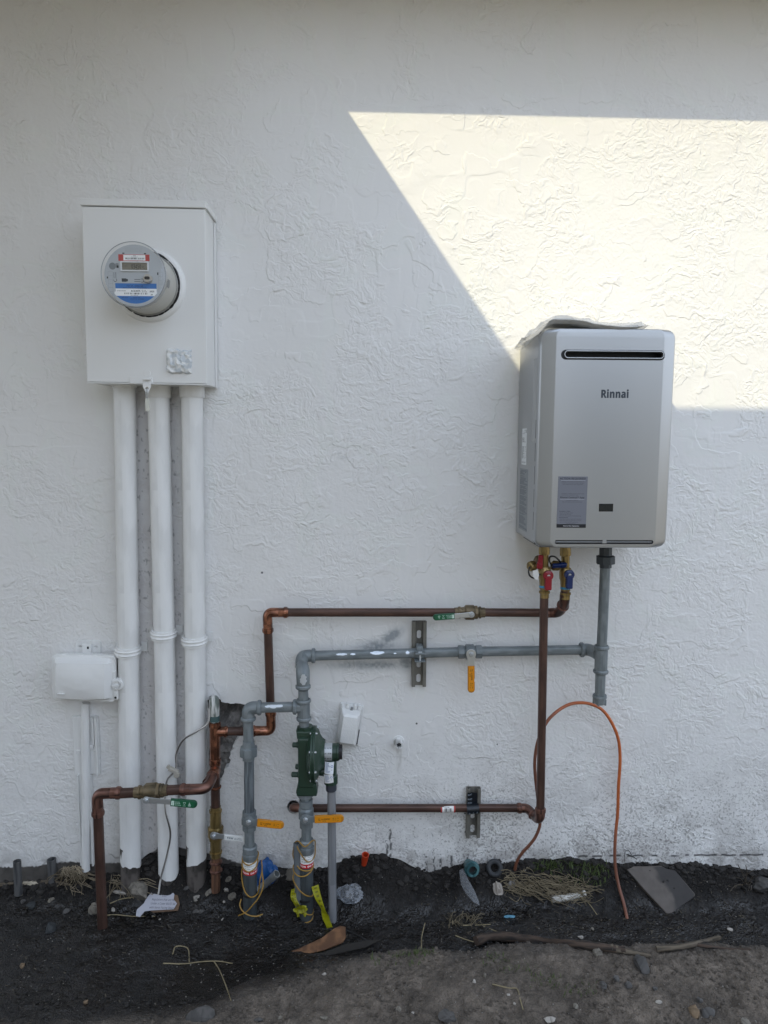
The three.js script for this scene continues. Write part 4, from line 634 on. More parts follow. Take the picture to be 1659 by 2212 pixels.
// bare metal where the paint has flaked off a pipe from A to B: a ragged thin skin on its camera side
function patch(A, B, r, u0, u1, seed) {
  const n = 12, m = 5, pos = [], idx = [], ax = B.clone().sub(A), up = V(0, 1, 0).addScaledVector(ax, -ax.y / ax.lengthSq()).normalize(), ok = Math.abs(ax.clone().normalize().y) > 0.7, s = ok ? V(1, 0, 0) : up, f = V(0, 0, 1);
  for (let i = 0; i <= n; i++) for (let j = 0; j <= m; j++) { const e = Math.sin(Math.PI * clamp(i / n, 0.04, 0.96)) ** 0.5, c = (u0 + u1) / 2, a = c + (j / m - 0.5) * (u1 - u0) * e * (0.55 + 0.8 * vn(i * 0.9, seed * 7.3 + (j > 2 ? 3 : 0))), p = A.clone().lerp(B, i / n).addScaledVector(s, Math.sin(a) * (r + 0.0004)).addScaledVector(f, Math.cos(a) * (r + 0.0004)); pos.push(p.x, p.y, p.z); }
  for (let i = 0; i < n; i++) for (let j = 0; j < m; j++) { const a = i * (m + 1) + j; idx.push(a, a + 1, a + m + 1, a + 1, a + m + 2, a + m + 1); }
  return geoOf(pos, idx);
}
// ---- the sleeve of a riser: dark tube with its printed label, stepped cap and wound tracer wire
const riserPrint = canvasTex(512, 200, (g) => { g.fillStyle = '#e6e6e4'; g.fillRect(0, 0, 512, 200); g.fillStyle = '#b8242c'; g.fillRect(0, 138, 512, 62); g.fillStyle = '#fff'; g.font = 'bold 34px sans-serif'; for (let k = 0; k < 3; k++) g.fillText('CAUTION  DO NOT', k * 290 - 110, 182); g.fillStyle = '#222'; g.font = 'bold 24px sans-serif'; for (let k = 0; k < 2; k++) { g.fillText('RISER  1 IN IPS x 1 CTS', k * 270 + 10, 44); g.font = '20px sans-serif'; g.fillText('ASTM D2513  ASTM F1973', k * 270 + 10, 78); g.fillText('PE 2708  CD CE  CSA B137', k * 270 + 10, 112); } });
function sleeve(owner, x, y0, y1, yl, z, r) {
  const a = P(x, y0, z), b = P(x + 0.5, y1 + 14, z);
  part(owner, 'sleeve', rod(P(x, y0 + 28, z), b, r, 26), M.casing);
  part(owner, 'sleeve_cap', spin(a, b, [[0, RG], [0, r - 0.002], [0.004, r + 0.001], [0.018, r + 0.001], [0.021, r - 0.0025], [0.025, r - 0.0025], [0.027, r + 0.0025], [0.042, r + 0.0025], [0.046, r + 0.001], [0.05, r]], 26), M.gas);
  const L = new THREE.CylinderGeometry(r + 0.0006, r + 0.0008, 0.048, 40, 1, true), c = P(x, yl, z); L.rotateY(2.2); L.translate(c.x, c.y, c.z); part(owner, 'riser_label', L, new THREE.MeshStandardMaterial({ map: riserPrint, roughness: 0.5 }));
  return b;
}
// a wire wound round a pipe: [turn in degrees from the camera side (positive to the right), height in pixels, gap]
function winding(x, z, r, list) { return list.map(([deg, py, gap = 0.003]) => { const c = P(x, py, z), a = deg * D2R; return V(c.x + Math.sin(a) * (r + gap), c.y, c.z + Math.cos(a) * (r + gap)); }); }
{
  const z = 0.13, r = 0.0225, t = thing('gas_riser', 'dark grey gas riser sleeve with only yellow wire wound round it', 'gas riser', P(540, 1990, z));
  sleeve(t, 540, 1826, 1990, 1868, z, r);
  const w = [...winding(540, z, r, [[-120, 1842], [-60, 1854], [0, 1859], [60, 1854], [120, 1846, 0.006], [190, 1848], [250, 1858], [300, 1868], [360, 1873], [420, 1868], [480, 1860], [560, 1864], [620, 1878, 0.004], [665, 1905], [700, 1920], [740, 1928], [785, 1926, 0.006]]), P(562, 1900, z + 0.02), P(566, 1880, z + 0.012), P(565, 1858, z + 0.005)];
  part(t, 'tracer_wire', sweep(smooth(w, 200), 0.0021, 8), M.wire);
  const w2 = [P(566, 1880, z + 0.01), P(568, 1915, z + 0.03), P(558, 1940, z + 0.04), P(546, 1955, z + 0.042), P(532, 1970, z + 0.035), P(515, 1978, z + 0.02)];
  part(t, 'tracer_wire', sweep(smooth(w2, 60), 0.0021, 8), M.wire);
  part(t, 'tracer_wire', sweep(smooth([P(521, 1942, z + 0.02), P(518, 1955, z + 0.03), P(524, 1968, z + 0.04), P(540, 1978, z + 0.045), P(556, 1979, z + 0.042), P(567, 1975, z + 0.03)], 50), 0.0021, 8), M.wire);
  part(t, 'cable_tie', bead(P(540, 1929, z), V(0, 1, 0), r, 0.008, 0.0015), M.black);
}
{
  const z = 0.13, r = 0.0228, t = thing('gas_riser', 'gas riser with a thin grey tube, yellow wire and tape tied to it', 'gas riser', P(660, 1990, z));
  sleeve(t, 662, 1812, 1990, 1853, z, r);
  part(t, 'pipe', rod(P(662, 1780, z), P(662, 1822, z), RG, 22), M.gas);
  gasValve(t, P(661, 1727, z), P(662, 1786, z), P(660, 1768, z + 0.034), P(743, 1766, z + 0.036), RG, { metal: M.gas });
  part(t, 'hex_nipple', spin(P(660, 1708, z), P(660.5, 1740, z), [[0, RG - 0.004], [0, RG + 0.003], [0.006, RG + 0.011], [0.017, RG + 0.011], [0.02, RG], [0.034, RG], [0.034, RG - 0.004]], 8), M.gas);
  part(t, 'companion_tube', merge([spin(P(645, 1965, z + 0.008), P(641, 1822, z + 0.008), [[0, 0], [0, 0.0112], [P(645, 1965, z).distanceTo(P(641, 1822, z)), 0.0112], [P(645, 1965, z).distanceTo(P(641, 1822, z)), 0.0085], [P(645, 1965, z).distanceTo(P(641, 1822, z)) - 0.03, 0.0085]], 20)]), std(0.13, 0.145, 0.155, 0.5));
  const w = [P(641, 1826, z + 0.015), P(646, 1838, z + 0.03), ...winding(660, z, r, [[20, 1852, 0.004], [60, 1853], [90, 1848, 0.008], [110, 1832, 0.01], [100, 1818, 0.008], [60, 1812], [0, 1819], [-60, 1812], [-90, 1820, 0.012], [-100, 1835, 0.018], [-90, 1850, 0.018], [-30, 1868, 0.006], [40, 1872], [90, 1866], [150, 1858], [230, 1862], [270, 1872, 0.018], [310, 1881, 0.012], [360, 1882], [420, 1874], [460, 1866], [540, 1872], [630, 1892, 0.018], [670, 1906, 0.012], [720, 1922], [780, 1930], [820, 1925], [900, 1918], [990, 1936, 0.018], [1030, 1948, 0.012], [1080, 1962], [1140, 1970], [1180, 1966]])];
  part(t, 'tracer_wire', sweep(smooth(w, 360), 0.0021, 8), M.wire);
  part(t, 'tracer_wire', sweep(smooth(winding(660, z, r, [[-30, 1994 - 12], [10, 1984 - 2], [50, 1981], [80, 1976]]), 30), 0.0021, 8), M.wire);
  for (const y of [1951, 2007 - 8]) part(t, 'cable_tie', bead(P(660, y - 12, z), V(0, 1, 0), r + 0.001, 0.008, 0.0015), M.black);
}
{ // ---- yellow caution tape: a strip hanging to the ground and a knot round the riser
  const mt = canvasTex(256, 64, (g) => { g.fillStyle = '#8f8d10'; g.fillRect(0, 0, 256, 64); g.fillStyle = '#66651a'; for (let k = 0; k < 5; k++) g.fillRect(20 + k * 50, 20, 22, 26); }), tape = new THREE.MeshStandardMaterial({ map: mt, roughness: 0.4, side: THREE.DoubleSide });
  const ribbon = (pts, w, seed) => { const c = smooth(pts, 30), pos = [], uv = [], idx = []; c.forEach((p, i) => { const d = c[Math.min(30, i + 1)].clone().sub(c[Math.max(0, i - 1)]).normalize(), tw = (vn(i * 0.12, seed) - 0.5) * 1.6, s = V(0, 0, 1).cross(d).normalize().multiplyScalar(-Math.cos(tw)).addScaledVector(V(0, 0, 1), Math.sin(tw)); const ww = w * (0.8 + 0.4 * vn(i * 0.16, seed + 9)) / 2; for (const q of [-1, -0.3, 0.35, 1]) { const f = p.clone().addScaledVector(s, q * ww).add(V(0, 0, Math.abs(q) < 0.5 ? 0.003 * (vn(i, seed + 4) - 0.3) : 0)); pos.push(f.x, f.y, f.z); uv.push(i / 30 * 2, q / 2 + 0.5); } }); for (let i = 0; i < 30; i++) for (let j = 0; j < 3; j++) { const a = i * 4 + j; idx.push(a, a + 1, a + 4, a + 1, a + 5, a + 4); } return geoOf(pos, idx, uv); };
  const t = thing('caution_tape', 'crumpled yellow caution tape tied to the riser and trailing to the soil', 'tape', P(714, 2004, 0.16));
  part(t, 'strip', ribbon([P(680, 1913, 0.155), P(686, 1935, 0.165), P(697, 1962, 0.17), P(705, 1985, 0.17), P(714, 2008, 0.165)], 0.021, 3), tape);
  part(t, 'strip', ribbon([P(633, 1920, 0.15), P(632, 1938, 0.155), P(638, 1955, 0.16), P(648, 1962, 0.165)], 0.012, 5), tape);
  part(t, 'strip', ribbon([P(636, 1930, 0.15), P(640, 1948, 0.158), P(650, 1958, 0.165), P(662, 1960, 0.168)], 0.01, 8), tape);
  const kn = []; for (let k = 0; k < 5; k++) { const a = k * 1.3, p = P(650, 1964, 0.168); kn.push(ribbon([p.clone(), p.clone().add(V(Math.cos(a) * 0.014, Math.sin(a) * 0.012, 0.006)), p.clone().add(V(Math.cos(a + 0.5) * 0.022, Math.sin(a + 0.5) * 0.02 - 0.004, 0.002 + 0.006 * vn(k, 2)))], 0.012, k * 3 + 1)); }
  part(t, 'knot', merge(kn), tape);
}
{ // ---- the regulator
  const z = 0.13, t = thing('gas_regulator', 'dark green gas pressure regulator with a round diaphragm case and black cap', 'gas regulator', P(660, 1710, z)), g = M.regulator;
  const at = (px, py, dz = 0) => P(px, py, z + dz), X = V(1, 0, 0);
  const q = (px, py) => { const p = at(px, py); return [p.x, p.y]; };
  part(t, 'body', merge([plate([q(645, 1586), q(679, 1586), q(680, 1692), q(646, 1692)].reverse(), z - 0.034, z + 0.034, 0.006),
    plate([q(641, 1573), q(680, 1573), q(681, 1590), q(643, 1590)].reverse(), z - 0.026, z + 0.026, 0.005), rod(at(660, 1568), at(660, 1590), 0.0255, 8),
    plate([q(645, 1684), q(684, 1684), q(687, 1704), q(685, 1711), q(643, 1711), q(641, 1703)].reverse(), z - 0.028, z + 0.03, 0.005)]), g);
  for (const [px, py, l] of [[636, 1609, 0.012], [641, 1656, 0.01], [638, 1673, 0.018]]) part(t, 'plug', spin(at(px + 14, py, 0.012), at(px - 100, py, 0.012), [[0, 0.011], [0.012, 0.0105], [0.014, 0.0085], [0.014 + l, 0.0085], [0.016 + l, 0.005], [0.016 + l, 0]], 10), g);
  const dc = at(678, 1628), R = 0.0885;
  const ca = part(t, 'diaphragm_case', merge([
    spin(dc.clone().add(V(-0.022, 0, 0)), dc.clone().add(V(1, 0, 0)), [[0, 0], [0, 0.055], [0.008, 0.072], [0.014, R - 0.008], [0.016, R], [0.0215, R], [0.0225, R - 0.0025], [0.0235, R], [0.029, R], [0.031, R - 0.007], [0.036, R - 0.012], [0.042, 0.062], [0.05, 0.05], [0.058, 0.044], [0.058, 0]], 44)]), g);
  for (let k = 0; k < 8; k++) { const a = k / 8 * 6.283 + 0.3, c = dc.clone().add(V(-0.009, Math.cos(a) * (R - 0.006), Math.sin(a) * (R - 0.006))); part(ca, 'screw', spin(c.clone().add(V(-0.001, 0, 0)), c.clone().add(X), [[0, 0], [0, 0.0042], [0.022, 0.0042], [0.0235, 0.003], [0.0235, 0]], 8), M.zinc); }
  const tc = at(692, 1624.5);
  const tower = part(t, 'spring_tower', spin(tc, tc.clone().add(X), [[0, 0], [0, 0.034], [0.006, 0.028], [0.052, 0.0275], [0.054, 0.029], [0.06, 0.029], [0.06, 0]], 30), g);
  part(tower, 'cap', spin(tc.clone().add(V(0.059, 0, 0)), tc.clone().add(X), [[0, 0], [0, 0.026], [0.004, 0.026], [0.005, 0.0235], [0.012, 0.0235], [0.0125, 0.02], [0.0125, 0]], 16), M.black);
  const tp = canvasTex(256, 512, (c) => { c.fillStyle = '#b9bcbe'; c.fillRect(0, 0, 256, 512); c.fillStyle = '#333'; c.font = 'bold 20px sans-serif'; for (let k = 0; k < 12; k++) { c.save(); c.translate(60 + (k % 4) * 46, 40 + Math.floor(k / 4) * 160); c.rotate(Math.PI / 2); for (let i = 0; i < 11; i++) if (LAT[k * 40 + i] > 0.25) c.fillRect(i * 11, -14 + LAT[k * 9 + i] * 4, 8, 11); c.restore(); } c.lineWidth = 6; c.beginPath(); c.arc(170, 440, 30, 0, 7); c.stroke(); });
  const band = new THREE.CylinderGeometry(0.0289, 0.0289, 0.026, 48, 1, true, -1.7, 3.3); band.rotateZ(-Math.PI / 2); band.translate(tc.x + 0.026, tc.y, tc.z); part(tower, 'name_band', band, new THREE.MeshStandardMaterial({ map: tp, roughness: 0.35, metalness: 0.3 }));
  // vent branch with the relief line below it
  const vt = at(714, 1640, 0.006), vb = at(715, 1691, 0.006);
  const vent = part(t, 'vent', merge([spin(vt, vb, [[0, 0], [0, 0.017], [0.008, 0.02], [0.05, 0.0195], [0.054, 0.0225], [vt.distanceTo(vb), 0.0225], [vt.distanceTo(vb), 0]], 24), sweep([at(690, 1664, 0.002), at(712, 1668, 0.004)], 0.016, 16)]), g);
  for (const [px, py, w, h, rot, col] of [[712, 1650, 0.03, 0.04, -0.06, '#e9edf2'], [711, 1673, 0.031, 0.03, 0.1, '#d9d9d8']]) {
    const s = new THREE.CylinderGeometry(0.03, 0.03, h, 12, 1, true, -0.5, 1.0); s.rotateZ(rot); const c = at(px, py, 0.004); s.translate(c.x, c.y, c.z);
    part(vent, 'paper_label', s, new THREE.MeshStandardMaterial({ side: THREE.DoubleSide, roughness: 0.6, map: canvasTex(128, 160, (k) => { k.fillStyle = col; k.fillRect(0, 0, 128, 160); k.fillStyle = '#5a6f9a'; for (let i = 0; i < 9; i++) k.fillRect(14, 14 + i * 15, 30 + LAT[i * 31 + px] * 36, 6); k.lineWidth = 5; k.strokeStyle = '#3a5a9a'; k.beginPath(); k.arc(102, 60, 14, 0, 7); k.stroke(); k.fillStyle = '#333'; k.font = 'bold 13px sans-serif'; k.fillText('141', 90, 110); }) }));
  }
}
{ // ---- the relief line
  const t = thing('relief_line', 'plain grey plastic relief line from the regulator down into the soil', 'pipe', P(718.5, 1998, 0.136));
  part(t, 'coupling', spin(P(715.5, 1687, 0.136), P(716, 1740, 0.136), [[0, 0.012], [0, 0.0178], [0.028, 0.018], [0.031, 0.0175], [0.031, 0.012]], 26), std(0.045, 0.05, 0.065, 0.45));
  part(t, 'pipe', rod(P(716, 1700, 0.136), P(718.7, 2018, 0.136), 0.0138, 24), M.pvc);
}
// ---- strut channels on the wall
function strut(label, x0, x1, y0, y1, z1) {
  const a = P(x0, (y0 + y1) / 2), b = P(x1, (y0 + y1) / 2), top = P(x0, y0).y, bot = P(x0, y1).y, w = b.x - a.x, cx = (a.x + b.x) / 2, t = thing('strut_channel', label, 'strut channel', V(cx, bot, 0)), H = top - bot;
  const holes = []; for (let y = 0.025; y < H - 0.02; y += 0.051) holes.push(rrect(w * 0.33, 0.029, w * 0.16, 5, cx, bot + y));
  part(t, 'web', plate([[a.x + 0.002, bot], [b.x - 0.002, bot], [b.x - 0.002, top], [a.x + 0.002, top]], 0.001, 0.004, 0, holes), M.strut);
  for (const s of [-1, 1]) part(t, 'flange', merge([box(cx + s * w / 2 - 0.0015, cx + s * w / 2 + 0.0015, bot, top, 0.001, z1, 0.0007), box(Math.min(cx + s * w / 2, cx + s * (w / 2 - 0.009)), Math.max(cx + s * w / 2, cx + s * (w / 2 - 0.009)), bot, top, z1 - 0.0025, z1 + 0.0005, 0.0007), box(cx + s * (w / 2 - 0.009) - 0.0012, cx + s * (w / 2 - 0.009) + 0.0012, bot, top, z1 - 0.008, z1 - 0.0005)]), M.strut);
  return t;
}
{
  const t = strut('grey slotted strut channel clamping the painted gas line', 890, 919, 1340, 1479, 0.022), c = P(906, 1411, 0.043);
  const cl = part(t, 'clamp', merge([spin(c.clone().add(V(-0.014, 0, 0)), c.clone().add(V(1, 0, 0)), [[0, RG], [0, RG + 0.0025], [0.028, RG + 0.0025], [0.028, RG]], 24), box(c.x - 0.018, c.x + 0.018, c.y + 0.006, c.y + 0.013, 0.05, 0.085, 0.004), box(c.x - 0.018, c.x + 0.018, c.y - 0.02, c.y - 0.016, 0.045, 0.08, 0.002), box(c.x - 0.011, c.x + 0.011, c.y + 0.01, c.y + 0.028, 0.02, 0.06, 0.004)]), M.gas);
  part(cl, 'bolt', merge([rod(V(c.x, c.y - 0.022, 0.074), V(c.x, c.y + 0.014, 0.074), 0.0032, 10), spin(V(c.x, c.y + 0.012, 0.074), V(c.x, 9, 0.074), [[0, 0], [0, 0.007], [0.003, 0.0065], [0.0035, 0]], 14)]), M.chip);
}
{
  const t = strut('grey slotted strut channel with a taped clamp on the copper return', 1007, 1035, 1698, 1803, 0.022), c = P(1021, 1747, 0.036);
  const tp = canvasTex(256, 256, (g) => { g.fillStyle = '#10161d'; g.fillRect(0, 0, 256, 256); g.fillStyle = '#aeb8c2'; g.font = 'bold 34px sans-serif'; for (const [y, s] of [[60, 'SELECT'], [140, 'SELECT'], [220, 'SELECT']]) { g.save(); g.translate(10, y); g.rotate(-0.08); g.fillText(s, 0, 0); g.restore(); } });
  const tape = new THREE.MeshStandardMaterial({ map: tp, roughness: 0.35 });
  const band = new THREE.CylinderGeometry(0.0165, 0.0175, 0.042, 22, 4); { const p = band.attributes.position; for (let i = 0; i < p.count; i++) { const k = 1 + 0.14 * (vn(p.getY(i) * 90 + 5, Math.atan2(p.getX(i), p.getZ(i)) * 2 + 9) - 0.5); p.setX(i, p.getX(i) * k); p.setZ(i, p.getZ(i) * k); } } band.rotateZ(-Math.PI / 2 + 0.07); band.translate(c.x, c.y, c.z);
  const w = part(t, 'tape_wrap', band, tape);
  const f = new THREE.PlaneGeometry(0.034, 0.05, 6, 8); { const p = f.attributes.position; for (let i = 0; i < p.count; i++) p.setXYZ(i, p.getX(i) * (0.75 + 0.4 * vn(p.getY(i) * 60, 3)), p.getY(i), 0.008 * vn(p.getX(i) * 90, p.getY(i) * 90)); } f.translate(c.x - 0.001, c.y + 0.03, 0.024); part(w, 'tape_tail', f, new THREE.MeshStandardMaterial({ map: tp, roughness: 0.35, side: THREE.DoubleSide }));
}

// ================================================================ THE WATER HEATER
{
  const ZF = 0.304, a = P(1163, 1000, ZF), b = P(1454, 1000, ZF), yT = P(1300, 709, ZF).y, yB = P(1300, 1184, ZF).y, w = b.x - a.x, h = yT - yB, cx = (a.x + b.x) / 2, hw = w / 2;
  const t = thing('water_heater', 'silver tankless water heater hung on the white wall', 'water heater', V(cx, yB, 0.024));
  const silver = phys(0.43, 0.44, 0.447, 0.36, 0.85, { clearcoat: 0.15, clearcoatRoughness: 0.35 }), dark = std(0.012, 0.013, 0.014, 0.5), chrome = std(0.5, 0.52, 0.54, 0.25, 0.9);
  const L = (px, py, z = ZF) => { const p = P(px, py, z); return V(p.x - cx, p.y - yB, z); };       // heater coordinates of a pixel on its front
  const body = piece(t, 'body', new RoundedBoxGeometry(w - 0.006, h - 0.008, 0.256, 3, 0.012).translate(0, h / 2, 0.236 - 0.128), silver);
  for (const z of [0.188, 0.203, 0.218]) { const g = new THREE.CapsuleGeometry(0.0022, 0.24, 4, 8); g.translate(-hw + 0.0036, h - 0.2, z); piece(body, 'rib', g, silver); }
  for (let k = 0; k < 5; k++) piece(body, 'side_slot', box(-hw + 0.0015, -hw + 0.0032, h * 0.075 + k * 0.068, h * 0.075 + 0.054 + k * 0.068, 0.2295, 0.232), dark);
  piece(t, 'gasket', box(-hw + 0.005, hw - 0.005, 0.006, h - 0.006, 0.2345, 0.241), dark);
  // front cover: flat middle, sides sloping back, rounded corners
  const half = [[1, 0.24], [1, 0.2535], [0.992, 0.2585], [0.975, 0.2625], [0.8, 0.2785], [0.775, 0.28]];
  const sec = [...half.map(([u, z]) => [u * hw, z]), ...half.slice().reverse().map(([u, z]) => [-u * hw, z])];
  const rows = []; const R = 0.026, N = 7;
  for (let k = 0; k <= N; k++) { const q = k / N * Math.PI / 2; rows.push([R * (1 - Math.cos(q)) * 1, R * (1 - Math.sin(q))]); }
  const lv = [...rows.map(([y, i]) => [y, i]), ...rows.slice().reverse().map(([y, i]) => [h - y, i])];
  const pos = [], idx = [], uv = [], n = sec.length;
  for (const [y, ins] of lv) for (const [x, z] of sec) { const s = (hw - ins) / hw, dz = Math.max(0, ins - R * 0.5) * 0.5 * sstep(0.255, 0.275, z); pos.push(x * s, y, z - dz); uv.push(x, y); }
  for (let j = 0; j < lv.length - 1; j++) for (let i = 0; i < n; i++) { const p = j * n + i, q = j * n + (i + 1) % n; idx.push(p, p + n, q, q, p + n, q + n); }
  for (const [j, s] of [[0, 1], [lv.length - 1, -1]]) for (let i = 1; i < n - 1; i++) s > 0 ? idx.push(j * n, j * n + i, j * n + i + 1) : idx.push(j * n, j * n + i + 1, j * n + i);
  let cover = geoOf(pos, idx, uv); { const v = cover.attributes.position, f = cover.index, A = V(), B = V(), C = V(); let vol = 0; for (let i = 0; i < f.count; i += 3) { A.fromBufferAttribute(v, f.getX(i)); B.fromBufferAttribute(v, f.getX(i + 1)); C.fromBufferAttribute(v, f.getX(i + 2)); vol += A.dot(B.clone().cross(C)); } if (vol < 0) { const r = []; for (let i = 0; i < f.count; i += 3) r.push(f.getX(i), f.getX(i + 2), f.getX(i + 1)); cover = geoOf(pos, r, uv); } }
  cover = toCreasedNormals(cover, 0.35);
  const sl0 = L(1212, 766), sl1 = L(1437, 766), sy = sl0.y, sw = sl1.x - sl0.x, sx = (sl0.x + sl1.x) / 2, b0 = L(1199, 1171), b1 = L(1411, 1171), bw = b1.x - b0.x, bx = (b0.x + b1.x) / 2, by = b0.y;
  const ev = new Evaluator(); ev.attributes = ['position', 'normal', 'uv'];
  const cut = (g, pts) => { const k = new Brush(plate(pts, 0.23, 0.3)); k.updateMatrixWorld(); const m = new Brush(g); m.updateMatrixWorld(); return ev.evaluate(m, k, SUBTRACTION).geometry; };
  cover = cut(cover, rrect(sw, 0.028, 0.0138, 8, sx, sy)); cover = cut(cover, rrect(bw, 0.0115, 0.004, 5, bx, by)); cover.clearGroups();
  const fc = piece(t, 'front_cover', cover, silver);
  const ex = piece(fc, 'exhaust_outlet', plate(rrect(sw - 0.003, 0.0255, 0.0125, 8, sx, sy), 0.252, 0.2765, 0.0008, [rrect(sw - 0.022, 0.0175, 0.0085, 8, sx + 0.003, sy + 0.0012)]), dark);
  piece(ex, 'outlet_rim', plate(rrect(sw - 0.012, 0.0225, 0.0112, 8, sx + 0.003, sy + 0.0012), 0.262, 0.2815, 0.0006, [rrect(sw - 0.0175, 0.0165, 0.008, 8, sx + 0.003, sy + 0.0012)]), chrome);
  piece(fc, 'bottom_vent', merge([box(bx - bw / 2 + 0.002, bx + bw / 2 - 0.002, by - 0.0018, by + 0.0018, 0.262, 0.2775, 0.0012)]), std(0.3, 0.31, 0.32, 0.4, 0.5));
  piece(fc, 'vent_tab', plate([[bx - 0.005, by + 0.0062], [bx + 0.006, by + 0.0062], [bx + 0.0075, by - 0.0035], [bx - 0.0065, by - 0.0035]].reverse(), 0.276, 0.281), silver);
  // lettering
  const tg = new TextGeometry('Rinnai', { font, size: 0.0222, depth: 0.0004, curveSegments: 5, bevelEnabled: true, bevelThickness: 0.0002, bevelSize: 0.0005, bevelSegments: 1 }); tg.computeBoundingBox(); const o = L(1297, 859), o2 = L(1356, 859), tw = tg.boundingBox.max.x - tg.boundingBox.min.x; tg.scale((o2.x - o.x) / tw, 1, 1); tg.translate(o.x, o.y, 0.2802);
  piece(fc, 'lettering', tg, std(0.035, 0.045, 0.06, 0.4));
  const dw = L(1294, 1088), dx = L(1324, 1105); piece(fc, 'display_window', box(dw.x, dx.x, dx.y, dw.y, 0.2795, 0.2808, 0.0004), phys(0.012, 0.014, 0.015, 0.12, 0));
  const s0 = L(1207, 1029), s1 = L(1264, 1140), st = canvasTex(512, 930, (g, W, H) => {
    g.fillStyle = '#73757d'; g.fillRect(0, 0, W, H); g.fillStyle = '#14161c'; g.fillRect(0, H - 66, W, 66); g.fillStyle = '#e8e8ea'; g.textAlign = 'center'; g.font = 'bold 22px sans-serif'; g.fillText('Remove After Registration', W / 2, H - 25);
    g.fillStyle = '#22242c'; g.font = 'bold 50px sans-serif'; g.fillText('ACTION REQUIRED!', W / 2, 56, W - 60); g.fillStyle = '#c9cbd2'; g.fillRect(50, 70, W - 90, 4);
    g.fillStyle = '#31333b'; g.font = '22px sans-serif'; g.fillText('Register your product within 90 days of', W / 2, 100, 380); g.fillText('installation and extend your labor coverage!', W / 2, 126, 390); g.fillText('Scan code below for quick registration', W / 2, 152, 350);
    g.textAlign = 'left'; g.fillText('• Residential - Additional 4 years ($220 value)', 60, 318, 400); g.fillText('• Commercial - Additional 1 year', 60, 344, 300);
    g.textAlign = 'center'; g.fillStyle = '#1c1e26'; g.font = 'bold 44px sans-serif'; g.fillText('Rinnai Central™ App', W / 2, 396, W - 90); g.fillStyle = '#c9cbd2'; g.fillRect(45, 410, W - 90, 4); g.fillStyle = '#31333b'; g.font = '22px sans-serif'; g.fillText('Download our App for', W / 2, 440, 210); g.fillText('Easy and Quick product monitoring', W / 2, 468, 370);
    g.textAlign = 'left'; g.font = 'bold 24px sans-serif'; g.fillText('Installers / PROs', 40, 640); g.font = '22px sans-serif'; ['• Quick unit Registration', '• Remote Monitoring', '• Custom Messages & Troubleshooting'].forEach((s, i) => g.fillText(s, 40, 668 + i * 27, 380)); g.font = 'bold 24px sans-serif'; g.fillText('Homeowners', 40, 752); g.font = '22px sans-serif'; ['• Easy Recirculation control & Scheduling', '• Real-time Status & Maintenance Alerts', '• Quick Contact to PRO Assistance'].forEach((s, i) => g.fillText(s, 40, 780 + i * 27, 390)); g.textAlign = 'center'; g.fillText('And Much More...', W / 2, 858);
  });
  const sg = sticker(s1.x - s0.x + 0.004, s0.y - s1.y); sg.rotateZ(-0.005); sg.translate((s0.x + s1.x) / 2 - 0.0, (s0.y + s1.y) / 2, 0.2806); piece(fc, 'registration_sticker', sg, printed(st, 0.45));
  // prints on the left side
  const side = (z0, z1, y0, y1, draw, name, W2 = 256, H2 = 640) => { const g = sticker(z1 - z0, y1 - y0, 0.0005); g.rotateY(-Math.PI / 2); g.translate(-hw + 0.0028, (y0 + y1) / 2, (z0 + z1) / 2); const tx = canvasTex(W2, H2, draw); piece(body, name, g, printed(tx, 0.5)); };
  side(0.052, 0.115, h * 0.375, h * 0.555, (g, W, H) => { g.fillStyle = '#dfe3e4'; g.fillRect(0, 0, W, H); g.fillStyle = '#30343a'; g.font = 'bold 24px sans-serif'; g.fillText('RE180', 130, 40); g.fillRect(226, 20, 14, 56); g.font = '18px sans-serif'; g.fillText('MODEL NUMBER', 90, 70); g.fillText('REU-N2530 W-US', 30, 96); for (let j = 0; j < 3; j++) for (let k = 0; k < 3; k++) g.fillRect(26 + k * 40, 160 + j * 26, 12 + LAT[j * 3 + k] * 12, 18); g.fillRect(20, 236, 200, 4); for (let k = 0; k < 11; k++) { g.fillRect(20, 320 + k * 20, 60 + LAT[k * 7] * 60, 7); g.fillRect(170, 320 + k * 20, 20 + LAT[k * 5] * 30, 7); } g.fillRect(16, H - 50, 220, 4); g.fillRect(16, H - 34, 200, 4); }, 'rating_plate');
  side(0.035, 0.15, h * 0.045, h * 0.355, (g, W, H) => { g.fillStyle = '#8d9296'; g.fillRect(0, 0, W, H); g.fillStyle = '#4a5056'; g.font = 'bold 26px sans-serif'; g.fillText('Rinnai', 330, 40); g.fillRect(300, 52, 70, 8); for (let k = 0; k < 64; k++) { const x0 = 20 + (k % 9 === 0 ? 60 * LAT[k] : 0), len = (k < 8 ? 160 + LAT[k * 3] * 120 : 260 + LAT[k * 3] * 190); if (k % 11 !== 5) g.fillRect(x0, 30 + k * 15.2, Math.min(len, W - x0 - 14), k % 13 === 7 ? 2 : 6); } g.fillRect(W - 60, H - 50, 36, 30); }, 'warning_print', 512, 1024);
  // fittings on top
  piece(t, 'top_bracket', merge([box(hw - 0.09, hw - 0.05, h - 0.006, h + 0.004, 0.03, 0.06, 0.002), box(hw - 0.082, hw - 0.06, h + 0.002, h + 0.01, 0.028, 0.04, 0.002)]), std(0.4, 0.41, 0.41, 0.4, 0.6));
  piece(t, 'bottom_plate', box(-hw + 0.02, hw - 0.02, -0.004, 0.006, 0.03, 0.24), std(0.14, 0.145, 0.15, 0.5, 0.3));
  for (const x of [hw - 0.1, hw - 0.08]) piece(t, 'drain_knob', spin(V(x, -0.002, 0.2), V(x, -1, 0.2), [[0, 0], [0, 0.008], [0.007, 0.007], [0.008, 0]], 12), dark);
